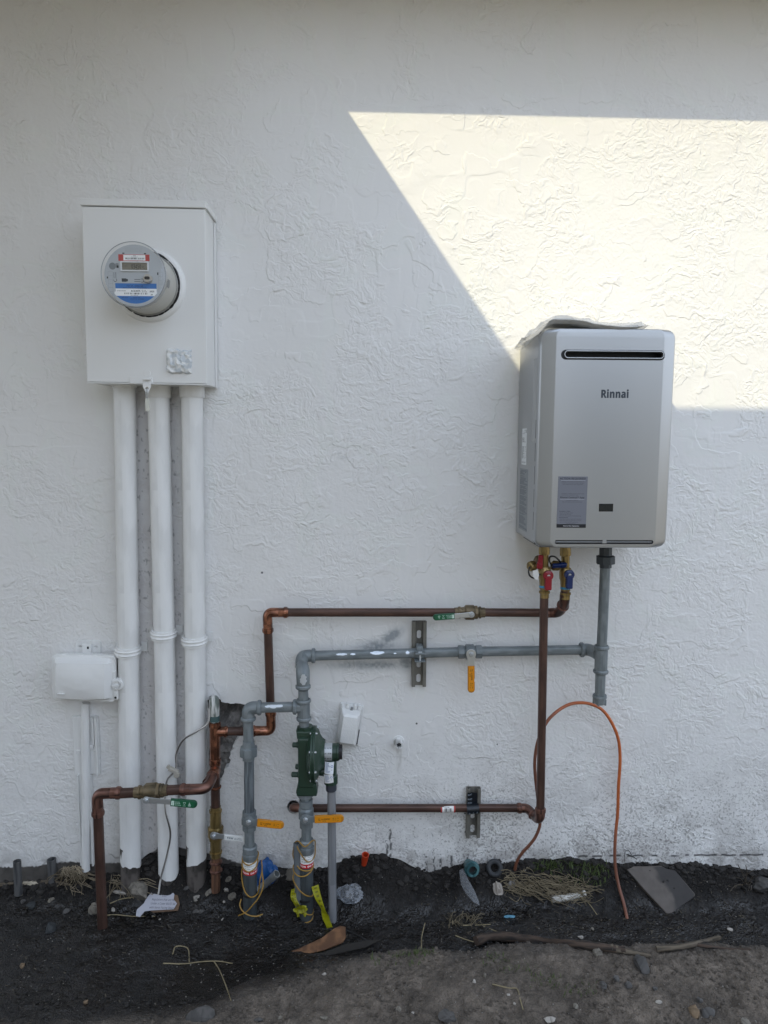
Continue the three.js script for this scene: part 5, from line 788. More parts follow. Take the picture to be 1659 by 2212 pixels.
  // ---- the plastic bag of papers on top
  const yt = yT - 0.004, bag = thing('manual_bag', 'clear plastic bag of folded papers lying on the water heater', 'plastic bag', V(cx - 0.03, yt, 0.18));
  const top = (u, v) => { // u along the heater from the left, v from the wall to the front
    const x = lerp(P(1120, 715, 0.2).x, P(1376, 690, 0.2).x, u), z = 0.06 + v * 0.252, edge = Math.min(u, 1 - u) * 3.2, sag = u < 0.26 ? -0.047 * sstep(0.26, 0, u) : 0;
    return V(x - 0.03 * (v - 0.5) * (u < 0.3 ? 1 : 0), yt + 0.012 + sag + 0.012 * Math.sin(u * 5.2 + 0.6) * sstep(0.1, 0.4, u) + 0.006 * (fbm(u * 9, v * 7, 3) - 0.5), z + 0.008 * (vn(u * 7, 3) - 0.5));
  };
  const sheet = (thick, pu, pv, wob) => { const nu = 44, nv = 18, P3 = [], U = [], I = []; for (const s of [1, -1]) for (let j = 0; j <= nv; j++) for (let i = 0; i <= nu; i++) { const u = lerp(pu[0], pu[1], i / nu), v = lerp(pv[0], pv[1], j / nv), e = sstep(0, 0.12, Math.min(i / nu, 1 - i / nu, j / nv, 1 - j / nv) * 1.6), p = top(u, v); P3.push(p.x, p.y + 0.008 + s * thick * e / 2 + (s > 0 ? wob * (fbm(u * 26, v * 18, 2) - 0.5) * e : 0), p.z); U.push(u, v); } const m = (nu + 1) * (nv + 1); for (let j = 0; j < nv; j++) for (let i = 0; i < nu; i++) { const q = j * (nu + 1) + i; I.push(q, q + nu + 1, q + 1, q + 1, q + nu + 1, q + nu + 2); const r = q + m; I.push(r, r + 1, r + nu + 1, r + 1, r + nu + 2, r + nu + 1); } return geoOf(P3, I, U); };
  const paper = part(bag, 'papers', sheet(0.013, [0.22, 0.95], [0.1, 0.97], 0), new THREE.MeshStandardMaterial({ roughness: 0.75, map: canvasTex(512, 256, (g, W, H) => { g.fillStyle = '#c9c6be'; g.fillRect(0, 0, W, H); g.strokeStyle = '#9d9a94'; g.lineWidth = 3; g.beginPath(); g.arc(330, 250, 150, 0, 7); g.stroke(); g.fillStyle = '#333'; g.save(); g.translate(470, 60); g.rotate(0.5); g.font = 'bold 30px sans-serif'; g.fillText('FCC', -30, 0); g.restore(); }) }));
  part(bag, 'plastic_film', toCreasedNormals(sheet(0.026, [0, 1], [0, 1], 0.012), 0.5), phys(0.9, 0.9, 0.9, 0.16, 0, { transmission: 0.72, thickness: 0, ior: 1.4, side: THREE.DoubleSide }));
}
{ // ---- the orange coated tube looping over the wall
  const right = [[1356, 1990, 0.17], [1347, 1950, 0.12], [1338, 1919, 0.09], [1331, 1885, 0.07], [1328, 1851, 0.06], [1330, 1799, 0.05], [1334, 1760, 0.045], [1336, 1699, 0.04], [1339.5, 1636, 0.04], [1335, 1595, 0.04], [1319, 1557, 0.045], [1299, 1532, 0.05], [1276, 1521, 0.055], [1254, 1518, 0.06], [1232, 1521, 0.065], [1213, 1530, 0.07], [1196, 1543, 0.08], [1183, 1557, 0.085], [1164, 1595, 0.09], [1157, 1625, 0.09], [1155, 1650, 0.09], [1156, 1672, 0.09], [1161, 1720, 0.085], [1165, 1760, 0.075], [1166, 1783, 0.07], [1156, 1809, 0.065], [1143, 1826, 0.055], [1130, 1840, 0.045], [1117, 1860, 0.03], [1112, 1880, 0.02]].map(([x, y, z]) => P(x, y, z));
  const p = smooth(right, 220), m = texRGB(8, 512, (u, v) => { const n = fbm(u * 2, v * 40, 3), orange = sstep(0.12, 0.28, v) * sstep(0.66, 0.5, v); return [0, 1, 2].map((k) => lerp([0.19, 0.075, 0.045][k], [0.5, 0.125, 0.032][k], orange) * (0.75 + 0.5 * n)); });
  let L = 0; for (let i = 1; i < p.length; i++) L += p[i].distanceTo(p[i - 1]); m.repeat.set(1, 1 / L);
  single('coated_tube', 'bare orange tube arching over the wall behind the drop pipe', 'tube', right[0].clone(), sweep(p, 0.0054, 12), new THREE.MeshStandardMaterial({ map: m, roughness: 0.45 }));
}
{ // ---- crooked outlet cover
  const z = 0.0, c = P(747, 1570, 0.04), t = thing('outlet_cover', 'crooked white weatherproof outlet cover beside the regulator', 'outlet cover', V(c.x, c.y - 0.07, 0)); t.rotation.z = -0.15; const w = 0.07, h = 0.136;
  piece(t, 'backplate', plate(rrect(w + 0.012, h + 0.004, 0.006, 4, 0.001, h / 2), 0.001, 0.012, 0.002), M.paint);
  const pos = [], uv = [], idx = [], n = 12, m = 18;
  for (let j = 0; j <= m; j++) for (let i = 0; i <= n; i++) { const u = i / n * 2 - 1, v = j / m * 2 - 1, e = Math.max(Math.abs(u) * 0.96, Math.abs(v)); pos.push(u * w / 2, h / 2 + v * h / 2, 0.012 + 0.048 * sstep(1, 0.72, e) + 0.006 * (1 - v * v)); uv.push(u, v); }
  for (let j = 0; j < m; j++) for (let i = 0; i < n; i++) { const a = j * (n + 1) + i; idx.push(a, a + 1, a + n + 1, a + 1, a + n + 2, a + n + 1); }
  const lid = piece(t, 'lid', toCreasedNormals(geoOf(pos, idx, uv), 0.55), M.paint);
  for (const x of [-0.014, 0.012, 0.026]) piece(t, 'hinge', box(x - 0.005, x + 0.005, h - 0.006, h + 0.01, 0.012, 0.034, 0.002), M.paint);
  piece(t, 'hinge_screw', box(-0.004, 0.004, h - 0.012, h + 0.002, 0.03, 0.036, 0.001), std(0.25, 0.26, 0.26, 0.5, 0.3));
  piece(lid, 'lip', box(w / 2 - 0.002, w / 2 + 0.004, 0.004, h * 0.4, 0.012, 0.02, 0.001), std(0.1, 0.1, 0.1, 0.6));
}
{ // ---- capped stub of an old pipe
  const c = P(861, 1602, 0), t = thing('pipe_stub', 'short painted pipe stub with an open dark end in the wall', 'pipe stub', c.clone());
  const s = part(t, 'sleeve', spin(c, c.clone().add(V(0, 0, 1)), [[0, 0.008], [0, 0.0175], [0.004, 0.0165], [0.006, 0.0145], [0.03, 0.0138], [0.0305, 0.0085], [0.004, 0.0082], [0.004, 0]], 22), tinted([0.42, 0.42, 0.41], [0.74, 0.74, 0.72], 0.5, 0, 6, 6));
  part(s, 'plug', merge([spin(c.clone().add(V(0, -0.001, 0.005)), c.clone().add(V(0, 0, 1)), [[0, 0], [0, 0.0082], [0.012, 0.0082], [0.012, 0.004], [0.018, 0.003], [0.018, 0]], 12)]), std(0.06, 0.065, 0.07, 0.5, 0.3));
  part(t, 'putty', new THREE.IcosahedronGeometry(0.019, 2).scale(1.05, 1.1, 0.2).translate(c.x, c.y + 0.002, 0.001), M.paint);
}

// ================================================================ WHAT LIES ON THE SOIL
// a rough stone: a lump with flat facets; size in metres across
function stoneGeo(w, h, d, seed, detail = 2, rough = 0.55) {
  const g = mergeVertices(new THREE.IcosahedronGeometry(0.5, detail).deleteAttribute('uv').deleteAttribute('normal')), p = g.attributes.position, v = V(), uv = [], cuts = [];
  for (let k = 0; k < 9; k++) { const a = LAT[(Math.floor(seed * 7) + k * 31) & 65535] * 6.283, c = LAT[(Math.floor(seed * 11) + k * 57 + 9) & 65535] * 2 - 1, s = Math.sqrt(1 - c * c); cuts.push([V(s * Math.cos(a), c, s * Math.sin(a)), 0.27 + 0.16 * LAT[(Math.floor(seed * 3) + k * 91) & 65535]]); }
  for (let i = 0; i < p.count; i++) {
    v.fromBufferAttribute(p, i); for (const [n, o] of cuts) { const e = v.dot(n) - o; if (e > 0) v.addScaledVector(n, -e); }        // broken faces
    v.multiplyScalar(1.15 + rough * (fbm(v.x * 4 + seed * 3.1, v.y * 4 + v.z * 3.1 + seed, 3) - 0.5)); p.setXYZ(i, v.x * w, v.y * h, v.z * d); uv.push(v.x * w, v.z * d + v.y * h);
  }
  g.setAttribute('uv', new THREE.Float32BufferAttribute(uv, 2)); return toCreasedNormals(g, 0.24);
}
const stoneMat = (r, g, b) => { const t = tintTex([r * 0.6, g * 0.6, b * 0.6], [r, g, b], 14, 14); t.repeat.set(7, 7); return new THREE.MeshStandardMaterial({ map: t, roughness: 0.85, bumpMap: mottle, bumpScale: 0.003 }); };
const SM = { pale: stoneMat(0.19, 0.17, 0.14), white: stoneMat(0.36, 0.33, 0.29), grey: stoneMat(0.09, 0.085, 0.08), dark: stoneMat(0.035, 0.038, 0.04), tan: stoneMat(0.18, 0.125, 0.075), slab: stoneMat(0.2, 0.175, 0.155) };
const PXM = 0.00135;                                  // metres to a pixel at the soil
function stone(px, py, wpx, hpx, m, label, turn = 0, group, sink = 0.3) {
  const p = G(px, py + hpx * 0.3), w = wpx * PXM * 0.9, h = Math.max(0.003, hpx * PXM * 0.9), g = stoneGeo(w, h, Math.min(w, h * 1.3), px * 0.37 + py, w > 0.03 ? 3 : 2); g.rotateZ(turn); g.rotateY(px);
  if (w / h > 1.7) g.rotateY(-px);
  g.translate(p.x, p.y + h * (0.5 - sink), p.z); return single('stone', label, 'stone', p, g, m, group);
}
const marks = [[222, 1990, 'copper supply pipe'], [340, 1965, 'torn printed card'], [425, 1905, 'conduit with the bare brown foot'], [467, 1905, 'copper riser'], [540, 1985, 'gas riser without tape'], [680, 2040, 'curled brown cardboard'], [109, 1999, 'dark slate chip'], [40, 1925, 'open plastic stub'], [437, 2186, 'broad sunken grey stone'], [965, 2194, 'lone grey stone'], [1060, 2040, 'thick end of the long branch'], [1291, 2060, 'round pale stone'], [1388, 2080, 'angular grey stone'], [1500, 2040, 'forked branch'], [1446, 1960, 'flagstone'], [1356, 1985, 'foot of the orange tube'], [1200, 1940, 'straw heap'], [420, 2078, 'bent dry stalk'], [1110, 2140, 'dry stalk on the mound']];
stone(304, 1917, 58, 38, SM.pale, 'large pale rough stone behind the torn printed card', 0.5);
stone(258, 1925, 44, 11, SM.white, 'long narrow whitish stone beside the copper supply pipe', -0.05);
stone(203, 1960, 30, 24, SM.pale, 'rounded pale stone touching the foot of the copper supply pipe', 0.3);
stone(437, 2186, 62, 26, SM.grey, 'broad grey stone sunk in the dry soil', 0.1, undefined, 0.45);
stone(630, 1882, 66, 34, SM.pale, 'broad concrete lump against the wall between the two gas risers', 0.1, undefined, 0.4);
stone(1291, 2051, 26, 22, SM.pale, 'round pale stone sitting against the long branch', 0);
stone(1388, 2078, 42, 30, SM.grey, 'angular grey stone beside the long branch', -0.5);
stone(965, 2194, 36, 24, SM.grey, 'lone grey stone on the dry mound', 0.2);
stone(1648, 1906, 52, 40, SM.grey, 'grey stone in the bank next to a dry weed', -0.5);
stone(109, 1999, 30, 24, SM.dark, 'flat dark slate chip on the wet soil', 0.3, undefined, 0.35);
for (const [x, y, w, h, m, a] of [[244, 1962, 14, 9, SM.white, 0], [424, 1936, 19, 15, SM.white, 0], [452, 1923, 28, 13, SM.pale, 0.6], [402, 1913, 18, 9, SM.grey, 0.3], [433, 1967, 18, 9, SM.grey, 0.1], [502, 1933, 26, 16, SM.pale, -0.2], [488, 1919, 16, 11, SM.white, 0.8], [494, 1896, 21, 12, SM.pale, 0.6], [473, 1891, 20, 10, SM.grey, 0.2], [423, 1967, 20, 10, SM.grey, 0], [483, 1945, 8, 6, SM.white, 0], [480, 1985, 12, 5, SM.white, 0.9], [49, 2085, 13, 11, SM.tan, 0], [186, 2163, 11, 9, SM.tan, 0], [42, 1932, 16, 9, SM.pale, 0.1], [50, 1944, 14, 13, SM.grey, 0], [111, 1942, 18, 10, SM.pale, 0.5], [68, 1951, 26, 17, SM.dark, 0], [145, 1966, 20, 12, SM.grey, 0.4], [392, 2007, 9, 10, SM.grey, 0], [862, 2175, 0, 0, SM.pale, 0], [860, 2178, 11, 10, SM.pale, 0], [1024, 2118, 9, 9, SM.white, 0.6], [1047, 2104, 6, 12, SM.pale, 0], [892, 2184, 7, 5, SM.white, 0], [1111, 2164, 6, 6, SM.white, 0], [1243, 2170, 12, 11, SM.pale, 0], [1356, 2126, 18, 13, SM.grey, 0], [1304, 2126, 18, 14, SM.grey, 0.2], [1331, 2112, 13, 15, SM.grey, 0], [1416, 2134, 12, 8, SM.grey, 0], [1500, 2180, 30, 18, SM.tan, -0.4], [1527, 2184, 30, 20, SM.grey, 0.5], [1510, 2159, 14, 16, SM.grey, 0], [1423, 2164, 14, 6, SM.white, 0], [1577, 2007, 18, 8, SM.white, 0], [1098, 2146, 9, 5, SM.white, 0], [1254, 2022, 14, 7, SM.white, 0], [1188, 2202, 26, 12, SM.white, 0.1], [1610, 2206, 20, 14, SM.pale, -0.5], [604, 2195, 12, 6, SM.pale, 0.3], [556, 2200, 20, 8, SM.grey, 0], [700, 2196, 16, 8, SM.pale, 0], [345, 1985, 7, 5, SM.white, 0], [700, 2101, 11, 6, SM.white, 0], [1280, 2005, 10, 6, SM.pale, 0]])
  if (w) {
    const [, , near] = marks.map(([u, v, n]) => [Math.hypot((u - x), (v - y) * 1.6), 0, n]).sort((p, q) => p[0] - q[0])[0], tone = { [SM.pale.uuid]: 'pale', [SM.white.uuid]: 'whitish', [SM.grey.uuid]: 'grey', [SM.dark.uuid]: 'dark', [SM.tan.uuid]: 'tan' }[m.uuid];
    stone(x, y, w, h, m, `${w > 22 ? 'bigger' : w > 14 ? 'small' : w > 8 ? 'very small' : 'tiny'} ${w / h > 2 ? 'long ' : w / h > 1.5 ? 'oblong ' : w / h < 1.05 ? 'upright ' : ''}${tone} ${w > 14 ? 'broken stone' : 'pebble'} on the soil near the ${near}`, a, w > 14 ? 'broken stones on the soil' : 'pebbles on the soil');
  }
{ // ---- flagstone half wet, leaning on the bank
  const pts = [[1354, 1879], [1369, 1871], [1428, 1870], [1440, 1876], [1459, 1880], [1502, 1931], [1500, 1938], [1448, 1975], [1440, 1973], [1396, 1926]], a = G(1427, 1866), b = G(1446, 1980), up = b.clone().sub(a), q3 = G(1354, 1882), q4 = G(1500, 1938);
  const N = q4.clone().sub(q3).cross(b.clone().sub(a)).normalize(); if (N.y < 0) N.negate(); N.z += 0.25; N.normalize();
  const c = a.clone().add(b).add(q3).add(q4).multiplyScalar(0.25).addScaledVector(N, 0.008), pl = new THREE.Plane().setFromNormalAndCoplanarPoint(N, c);
  const w = pts.map(([x, y]) => { const r = new THREE.Ray(camPos, dirOf(x, y).normalize()), o = V(); r.intersectPlane(pl, o); return o; });
  const ex = V(1, 0, 0).addScaledVector(N, -N.x).normalize(), ey = N.clone().cross(ex), s = w.map((p) => { const d = p.clone().sub(c); return [d.dot(ex), d.dot(ey)]; });
  const g = plate(THREE.ShapeUtils.area(s.map(([x, y]) => new THREE.Vector2(x, y))) < 0 ? s.reverse() : s, -0.016, 0, 0.003); g.applyMatrix4(new THREE.Matrix4().makeBasis(ex, ey, N)); g.translate(c.x, c.y, c.z);
  const m = texRGB(256, 256, (u, v) => { const x = (u - 0.5) * 0.5, y = (v - 0.5) * 0.5, wet = sstep(0.0, 0.02, x + 0.35 * y + 0.012 + 0.05 * (fbm(u * 9, v * 9, 3) - 0.5)), n = 0.75 + 0.5 * fbm(u * 30, v * 30, 4); return [0, 1, 2].map((k) => lerp([0.1, 0.084, 0.072][k], [0.03, 0.026, 0.024][k], wet) * n); }); m.repeat.set(2, 2); m.offset.set(0.5, 0.5);
  single('flagstone', 'flat brown flagstone with one wet dark corner, propped on the bank', 'flagstone', c.clone(), g, new THREE.MeshStandardMaterial({ map: m, roughness: 0.7, bumpMap: mottle, bumpScale: 0.001 }));
}
// a flat torn sheet lying on the soil; points are pixels of the photograph laid on a plane through the soil
function sheetOn(px, lift, thick, tilt = V(0, 1, 0)) {
  const g0 = px.map(([x, y]) => G(x, y)), c = g0.reduce((s, p) => s.add(p), V(0, 0, 0)).multiplyScalar(1 / g0.length).add(V(0, lift, 0)), N = tilt.clone().normalize(), pl = new THREE.Plane().setFromNormalAndCoplanarPoint(N, c);
  const w = px.map(([x, y]) => { const o = V(); new THREE.Ray(camPos, dirOf(x, y).normalize()).intersectPlane(pl, o); return o; }), ex = V(1, 0, 0).addScaledVector(N, -N.x).normalize(), ey = N.clone().cross(ex);
  let s = w.map((p) => { const d = p.clone().sub(c); return [d.dot(ex), d.dot(ey)]; }); if (THREE.ShapeUtils.area(s.map(([x, y]) => new THREE.Vector2(x, y))) < 0) s = s.reverse();
  const g = plate(s, -thick, 0); g.applyMatrix4(new THREE.Matrix4().makeBasis(ex, ey, N)); g.translate(c.x, c.y, c.z); return { g, c, ex, ey, N, s };
}
{ // ---- torn printed card
  const d = (x, y) => [(x / 2.37) / 1.507, (2700 + y / 2.37) / 1.507], o = [[1165, 490], [1330, 475], [1345, 500], [1340, 540], [1365, 570], [1340, 615], [1160, 625], [1115, 632], [1080, 675], [1048, 668], [1055, 620], [1110, 570], [1130, 530]].map(([x, y]) => d(x, y));
  const card = sheetOn(o, 0.016, 0.0012, V(-0.05, 1, 0.45)), t = thing('torn_card', 'torn white printed cardboard label lying on the soil', 'cardboard', card.c.clone());
  const pr = canvasTex(1024, 512, (g, W, H) => { g.fillStyle = '#aeaeb6'; g.fillRect(0, 0, W, H); g.fillStyle = '#2e3038'; g.font = '62px sans-serif'; g.save(); g.translate(330, 100); g.rotate(0.05); ['USA', 'Regulators that are Not', 'Under a Cover MUST be', 'with Vents Facing Down'].forEach((s, i) => g.fillText(s, i ? 0 : 250, i * 82)); g.restore(); });
  const xs = card.s.map((p) => p[0]), ys = card.s.map((p) => p[1]), x0 = Math.min(...xs), x1 = Math.max(...xs), y0 = Math.min(...ys), y1 = Math.max(...ys); pr.repeat.set(1 / (x1 - x0), 1 / (y1 - y0)); pr.offset.set(-x0 / (x1 - x0), -y0 / (y1 - y0));
  part(t, 'printed_face', card.g, new THREE.MeshStandardMaterial({ map: pr, roughness: 0.6 }));
  const back = sheetOn([[1340, 495], [1372, 510], [1386, 575], [1372, 625], [1180, 640], [1160, 628], [1340, 600]].map(([x, y]) => d(x, y)), 0.012, 0.003, V(-0.05, 1, 0.45)); part(t, 'brown_back', back.g, std(0.15, 0.095, 0.06, 0.9));
}
{ // ---- curled brown cardboard
  const b = sheetOn([[589, 2066], [644, 2050], [695, 2026], [723, 2005], [735, 2000], [746, 2002], [747, 2024], [741, 2035], [700, 2052], [630, 2068], [594, 2070]], 0.034, 0.003, V(-0.12, 1, 0.4));
  single('cardboard_piece', 'rusty brown curled piece of cardboard on the edge of the trench', 'cardboard', b.c.clone(), b.g, new THREE.MeshStandardMaterial({ map: (() => { const m = tintTex([0.09, 0.04, 0.016], [0.19, 0.09, 0.038], 12, 12); m.repeat.set(4, 4); return m; })(), roughness: 0.65 }));
  const k = sheetOn([[600, 2072], [700, 2057], [745, 2040], [800, 2030], [822, 2030], [790, 2046], [700, 2066], [640, 2078]], 0.008, 0.006, V(0, 1, 0.3)); single('bark_piece', 'black bark shard under the curled cardboard', 'bark', k.c.clone(), k.g, std(0.02, 0.017, 0.014, 0.9));
}
// ---- sticks: a bumpy tapering rod laid on the soil
function stick(name, label, category, list, r0, r1, m, lift = 0.4, group) {
  const p = smooth(list.map(([x, y, dy = 0]) => { const g = G(x, y); g.y += dy + r0 * lift; return g; }), 46);
  const g = sweep(p, p.map((_, i) => lerp(r0, r1, i / (p.length - 1)) * (0.75 + 0.5 * fbm(i * 0.5, r0 * 999, 2))), 9); return single(name, label, category, p[0].clone(), g, m, group);
}
const barkMat = tinted([0.018, 0.014, 0.011], [0.075, 0.05, 0.036], 0.9, 0, 10, 8, { bumpMap: mottle, bumpScale: 0.003 }), greyWood = tinted([0.04, 0.032, 0.024], [0.13, 0.104, 0.075], 0.9, 0, 10, 6), paleWood = tinted([0.22, 0.18, 0.13], [0.5, 0.44, 0.34], 0.8, 0, 10, 6);
stick('branch', 'long dark fallen branch along the edge of the trench', 'branch', [[1028, 2040], [1060, 2030], [1110, 2032], [1170, 2038], [1240, 2046], [1300, 2052], [1350, 2060]], 0.0145, 0.0095, barkMat, 0.8);
stick('branch', 'pale split branch continuing beyond the round stone', 'branch', [[1318, 2052], [1350, 2056], [1382, 2064], [1405, 2068]], 0.011, 0.007, greyWood, 0.7);
stick('branch', 'forked weathered branch with a broken end', 'branch', [[1418, 2054], [1460, 2050], [1500, 2042], [1530, 2036], [1556, 2034, 0.008]], 0.0095, 0.007, greyWood, 0.8);
stick('branch', 'thin branch lying under the forked branch', 'branch', [[1440, 2048], [1470, 2036], [1500, 2040], [1560, 2048], [1620, 2052]], 0.006, 0.004, barkMat);
stick('white_tube', 'white plastic tube half buried in the straw', 'tube', [[1192, 1944], [1226, 1940], [1264, 1931]], 0.0115, 0.011, tinted([0.4, 0.37, 0.32], [0.62, 0.6, 0.55], 0.5, 0, 8, 4));
stick('root', 'peeled white root lying between the two plastic stubs', 'root', [[50, 1896], [70, 1899], [92, 1902]], 0.009, 0.007, paleWood);
stick('root', 'brown knotted root running on towards the copper supply pipe', 'root', [[90, 1903], [120, 1907], [150, 1913]], 0.009, 0.005, greyWood);
stick('root', 'brown root below the plastic stub at the far end', 'root', [[-10, 1897], [14, 1899], [30, 1902]], 0.008, 0.006, greyWood);
stick('twig', 'thin black rootlet leaving the curled cardboard', 'twig', [[741, 2015, 0.015], [780, 2030, 0.012], [808, 2046, 0.006], [828, 2066]], 0.0022, 0.0016, M.black);
stick('twig', 'short black twig poking out of the grassy bank', 'twig', [[1262, 1858], [1272, 1850, 0.006], [1284, 1842, 0.012]], 0.004, 0.003, M.black);
// ---- dry grass stalks lying about
const strawDark = tinted([0.03, 0.025, 0.018], [0.26, 0.21, 0.13], 0.85, 0, 4, 9);
const strawMat = tinted([0.17, 0.137, 0.075], [0.28, 0.23, 0.135], 0.8, 0, 4, 6);
for (const [label, ...l] of [['bent dry stalk with side shoots on the bare wet soil', [352, 2081], [400, 2080], [432, 2078], [470, 2076], [502, 2081]], ['long dry stalk slanting down the wet soil', [462, 2076], [472, 2092], [486, 2125], [499, 2160]], ['kinked dry stalk near the bent one', [373, 2062], [380, 2045], [404, 2048], [409, 2078]], ['dry stalk leaning from the small straw tuft', [1000, 1998], [1030, 1998], [1060, 1997]], ['dry stalk slanting away from the small straw tuft', [1040, 2000], [1070, 2010], [1100, 2022]], ['upright dry stalk in the small green sprout', [910, 2050], [912, 2030, 0.02], [918, 2012, 0.03]], ['dry stalk below the small straw tuft', [984, 2022], [1005, 2028], [1024, 2034]], ['curved dry stalk hanging out of the straw heap', [1240, 1932, 0.01], [1270, 1950], [1290, 1976]], ['dry stalk on the mound beside a pebble', [1064, 2126], [1100, 2132], [1116, 2136], [1124, 2160], [1130, 2180]], ['pale stalk behind the copper supply pipe', [230, 1978], [250, 1976], [290, 1980], [335, 1978]], ['pale stalk in front of the large pale stone', [238, 1952], [262, 1942], [290, 1936]]])
  stick('dry_stalk', label, 'stalk', l, 0.0019, 0.0013, strawMat, 0.8);
// ---- heaps of straw, roots and weeds: nobody could count them
function tangle(name, label, category, make, n, m, base, r = 0.0012) { const list = []; for (let k = 0; k < n; k++) list.push(sweep(smooth(make(k), 9), r * (0.6 + 0.8 * rnd()), 5, false)); const o = single(name, label, category, base, merge(list), m); o.userData.kind = 'stuff'; return o; }
const lift = (p, y) => p.clone().add(V(0, y, 0));
tangle('straw_heap', 'heap of dry straw by the white plastic tube', 'straw', () => { const t = rnd(), x = 1085 + 175 * t + rnd(-14, 14), y = 1915 + 22 * t + (rnd() + rnd() - 1) * 30, a = rnd() < 0.7 ? rnd(-0.45, 0.45) : rnd(-1.5, 1.5), L = rnd(12, 52), mound = 0.028 * Math.max(0, 1 - Math.abs(x - 1165) / 95), p = lift(G(x, y), mound * rnd(0.2, 1)), q = G(x + Math.cos(a) * L, Math.min(1968, y + Math.sin(a) * L * 0.6)), h = rnd(0.001, 0.03), mid = p.clone().lerp(q, 0.5); return [lift(p, h), mid.add(V(rnd(-0.012, 0.012), h * 0.6 + rnd(-0.002, 0.012), rnd(-0.012, 0.012))), lift(q, rnd(0, 0.026))]; }, 300, strawDark, G(1170, 1930), 0.00095);
tangle('straw_tuft', 'small tuft of dry straw on the trench floor', 'straw', () => { const x = rnd(965, 1030), p = G(x, 1992 + rnd(-10, 8)), q = G(x + rnd(-28, 28), 1986 + rnd(-16, 22)); return [p, lift(p.clone().lerp(q, 0.5), rnd(0.008, 0.022)), lift(q, rnd(0, 0.012))]; }, 34, strawDark, G(998, 1990), 0.001);
tangle('root_tuft', 'pale tangle of fine roots beside the copper supply pipe', 'roots', (k) => { const p = P(152 + rnd(-18, 22), 1874 + rnd(-6, 8), 0.03), a = rnd(-0.5, 3.4), L = rnd(10, 60), q = G(150 + Math.cos(a) * L * 1.05 + 14, 1890 + Math.abs(Math.sin(a)) * L * 0.8); return [p, p.clone().lerp(q, 0.35).add(V(rnd(-0.02, 0.02), rnd(-0.006, 0.022), rnd(0.006, 0.03))), p.clone().lerp(q, 0.7).add(V(rnd(-0.024, 0.024), rnd(-0.004, 0.018), rnd(0, 0.024))), lift(q, 0.003)]; }, 62, tinted([0.12, 0.095, 0.06], [0.4, 0.33, 0.23], 0.8, 0, 4, 6), G(165, 1900), 0.0011);
tangle('root_tuft', 'thin brown roots between the copper supply pipe and the large pale stone', 'roots', () => { const p = G(rnd(235, 300), rnd(1902, 1915)), q = G(rnd(225, 345), rnd(1906, 1946)); return [lift(p, rnd(0, 0.03)), lift(p.clone().lerp(q, 0.5), rnd(0.01, 0.03)), lift(q, 0.004)]; }, 40, tinted([0.14, 0.11, 0.07], [0.3, 0.25, 0.17], 0.8, 0, 4, 6), G(280, 1915), 0.0009);
tangle('dry_weed', 'grey dry weed sprouting from the bank', 'weed', () => { const p = G(1612 + rnd(-6, 6), 1912), q = P(1600 + rnd(-28, 34), 1868 + rnd(0, 66), 0.08 + rnd(-0.04, 0.05)); return [p, p.clone().lerp(q, 0.5).add(V(rnd(-0.01, 0.01), 0.01, 0)), q]; }, 16, greyWood, G(1612, 1914), 0.0011);
tangle('wire_sprig', 'thin black dead sprig standing against the wall', 'sprig', (k) => [[P(1349, 1862, 0.01), P(1349, 1848, 0.01), P(1351, 1838, 0.012), P(1356, 1836, 0.012)], [P(1356, 1836, 0.012), P(1362, 1842, 0.012), P(1364, 1850, 0.012)], [P(1355, 1845, 0.012), P(1366, 1850, 0.014), P(1376, 1856, 0.014)]][k], 3, M.black, G(1349, 1866), 0.0014);
// green blades
function blades(name, label, spots, n, h, m) { const pos = [], idx = []; for (let k = 0; k < n; k++) { const [x, y, sx, sy] = spots[k % spots.length], p = G(x + rnd(-sx, sx), y + rnd(-sy, sy)), a = rnd(0, 6.28), L = h * rnd(0.4, 1), lean = rnd(0.2, 1.1), w = L * 0.07 + 0.0006, dx = Math.cos(a), dz = Math.sin(a), b = pos.length / 3; for (let j = 0; j <= 3; j++) { const t = j / 3, ww = w * (1 - t * 0.9), o = Math.sin(lean * t) * L * t, yy = Math.cos(lean * t) * L * t; pos.push(p.x + dx * o - dz * ww, p.y + yy, p.z + dz * o + dx * ww, p.x + dx * o + dz * ww, p.y + yy, p.z + dz * o - dx * ww); if (j) { const q = b + (j - 1) * 2; idx.push(q, q + 1, q + 2, q + 1, q + 3, q + 2); } } } const o = single(name, label, 'grass', G(spots[0][0], spots[0][1]), geoOf(pos, idx), m); o.userData.kind = 'stuff'; }
const leafMat = new THREE.MeshStandardMaterial({ color: rgb(0.06, 0.085, 0.02), roughness: 0.7, side: THREE.DoubleSide });
blades('grass', 'short green weeds on the bank behind the straw', [[1230, 1872, 60, 12], [1280, 1882, 40, 14], [1180, 1872, 30, 8], [1250, 1900, 60, 14]], 420, 0.026, leafMat);
blades('grass', 'sparse green sprouts along the edge of the mound', [[915, 2058, 22, 5], [880, 2062, 40, 4], [1070, 2075, 26, 14], [1180, 2120, 34, 16], [1250, 2140, 40, 20], [860, 2075, 60, 10], [1120, 2090, 40, 14]], 300, 0.016, leafMat);
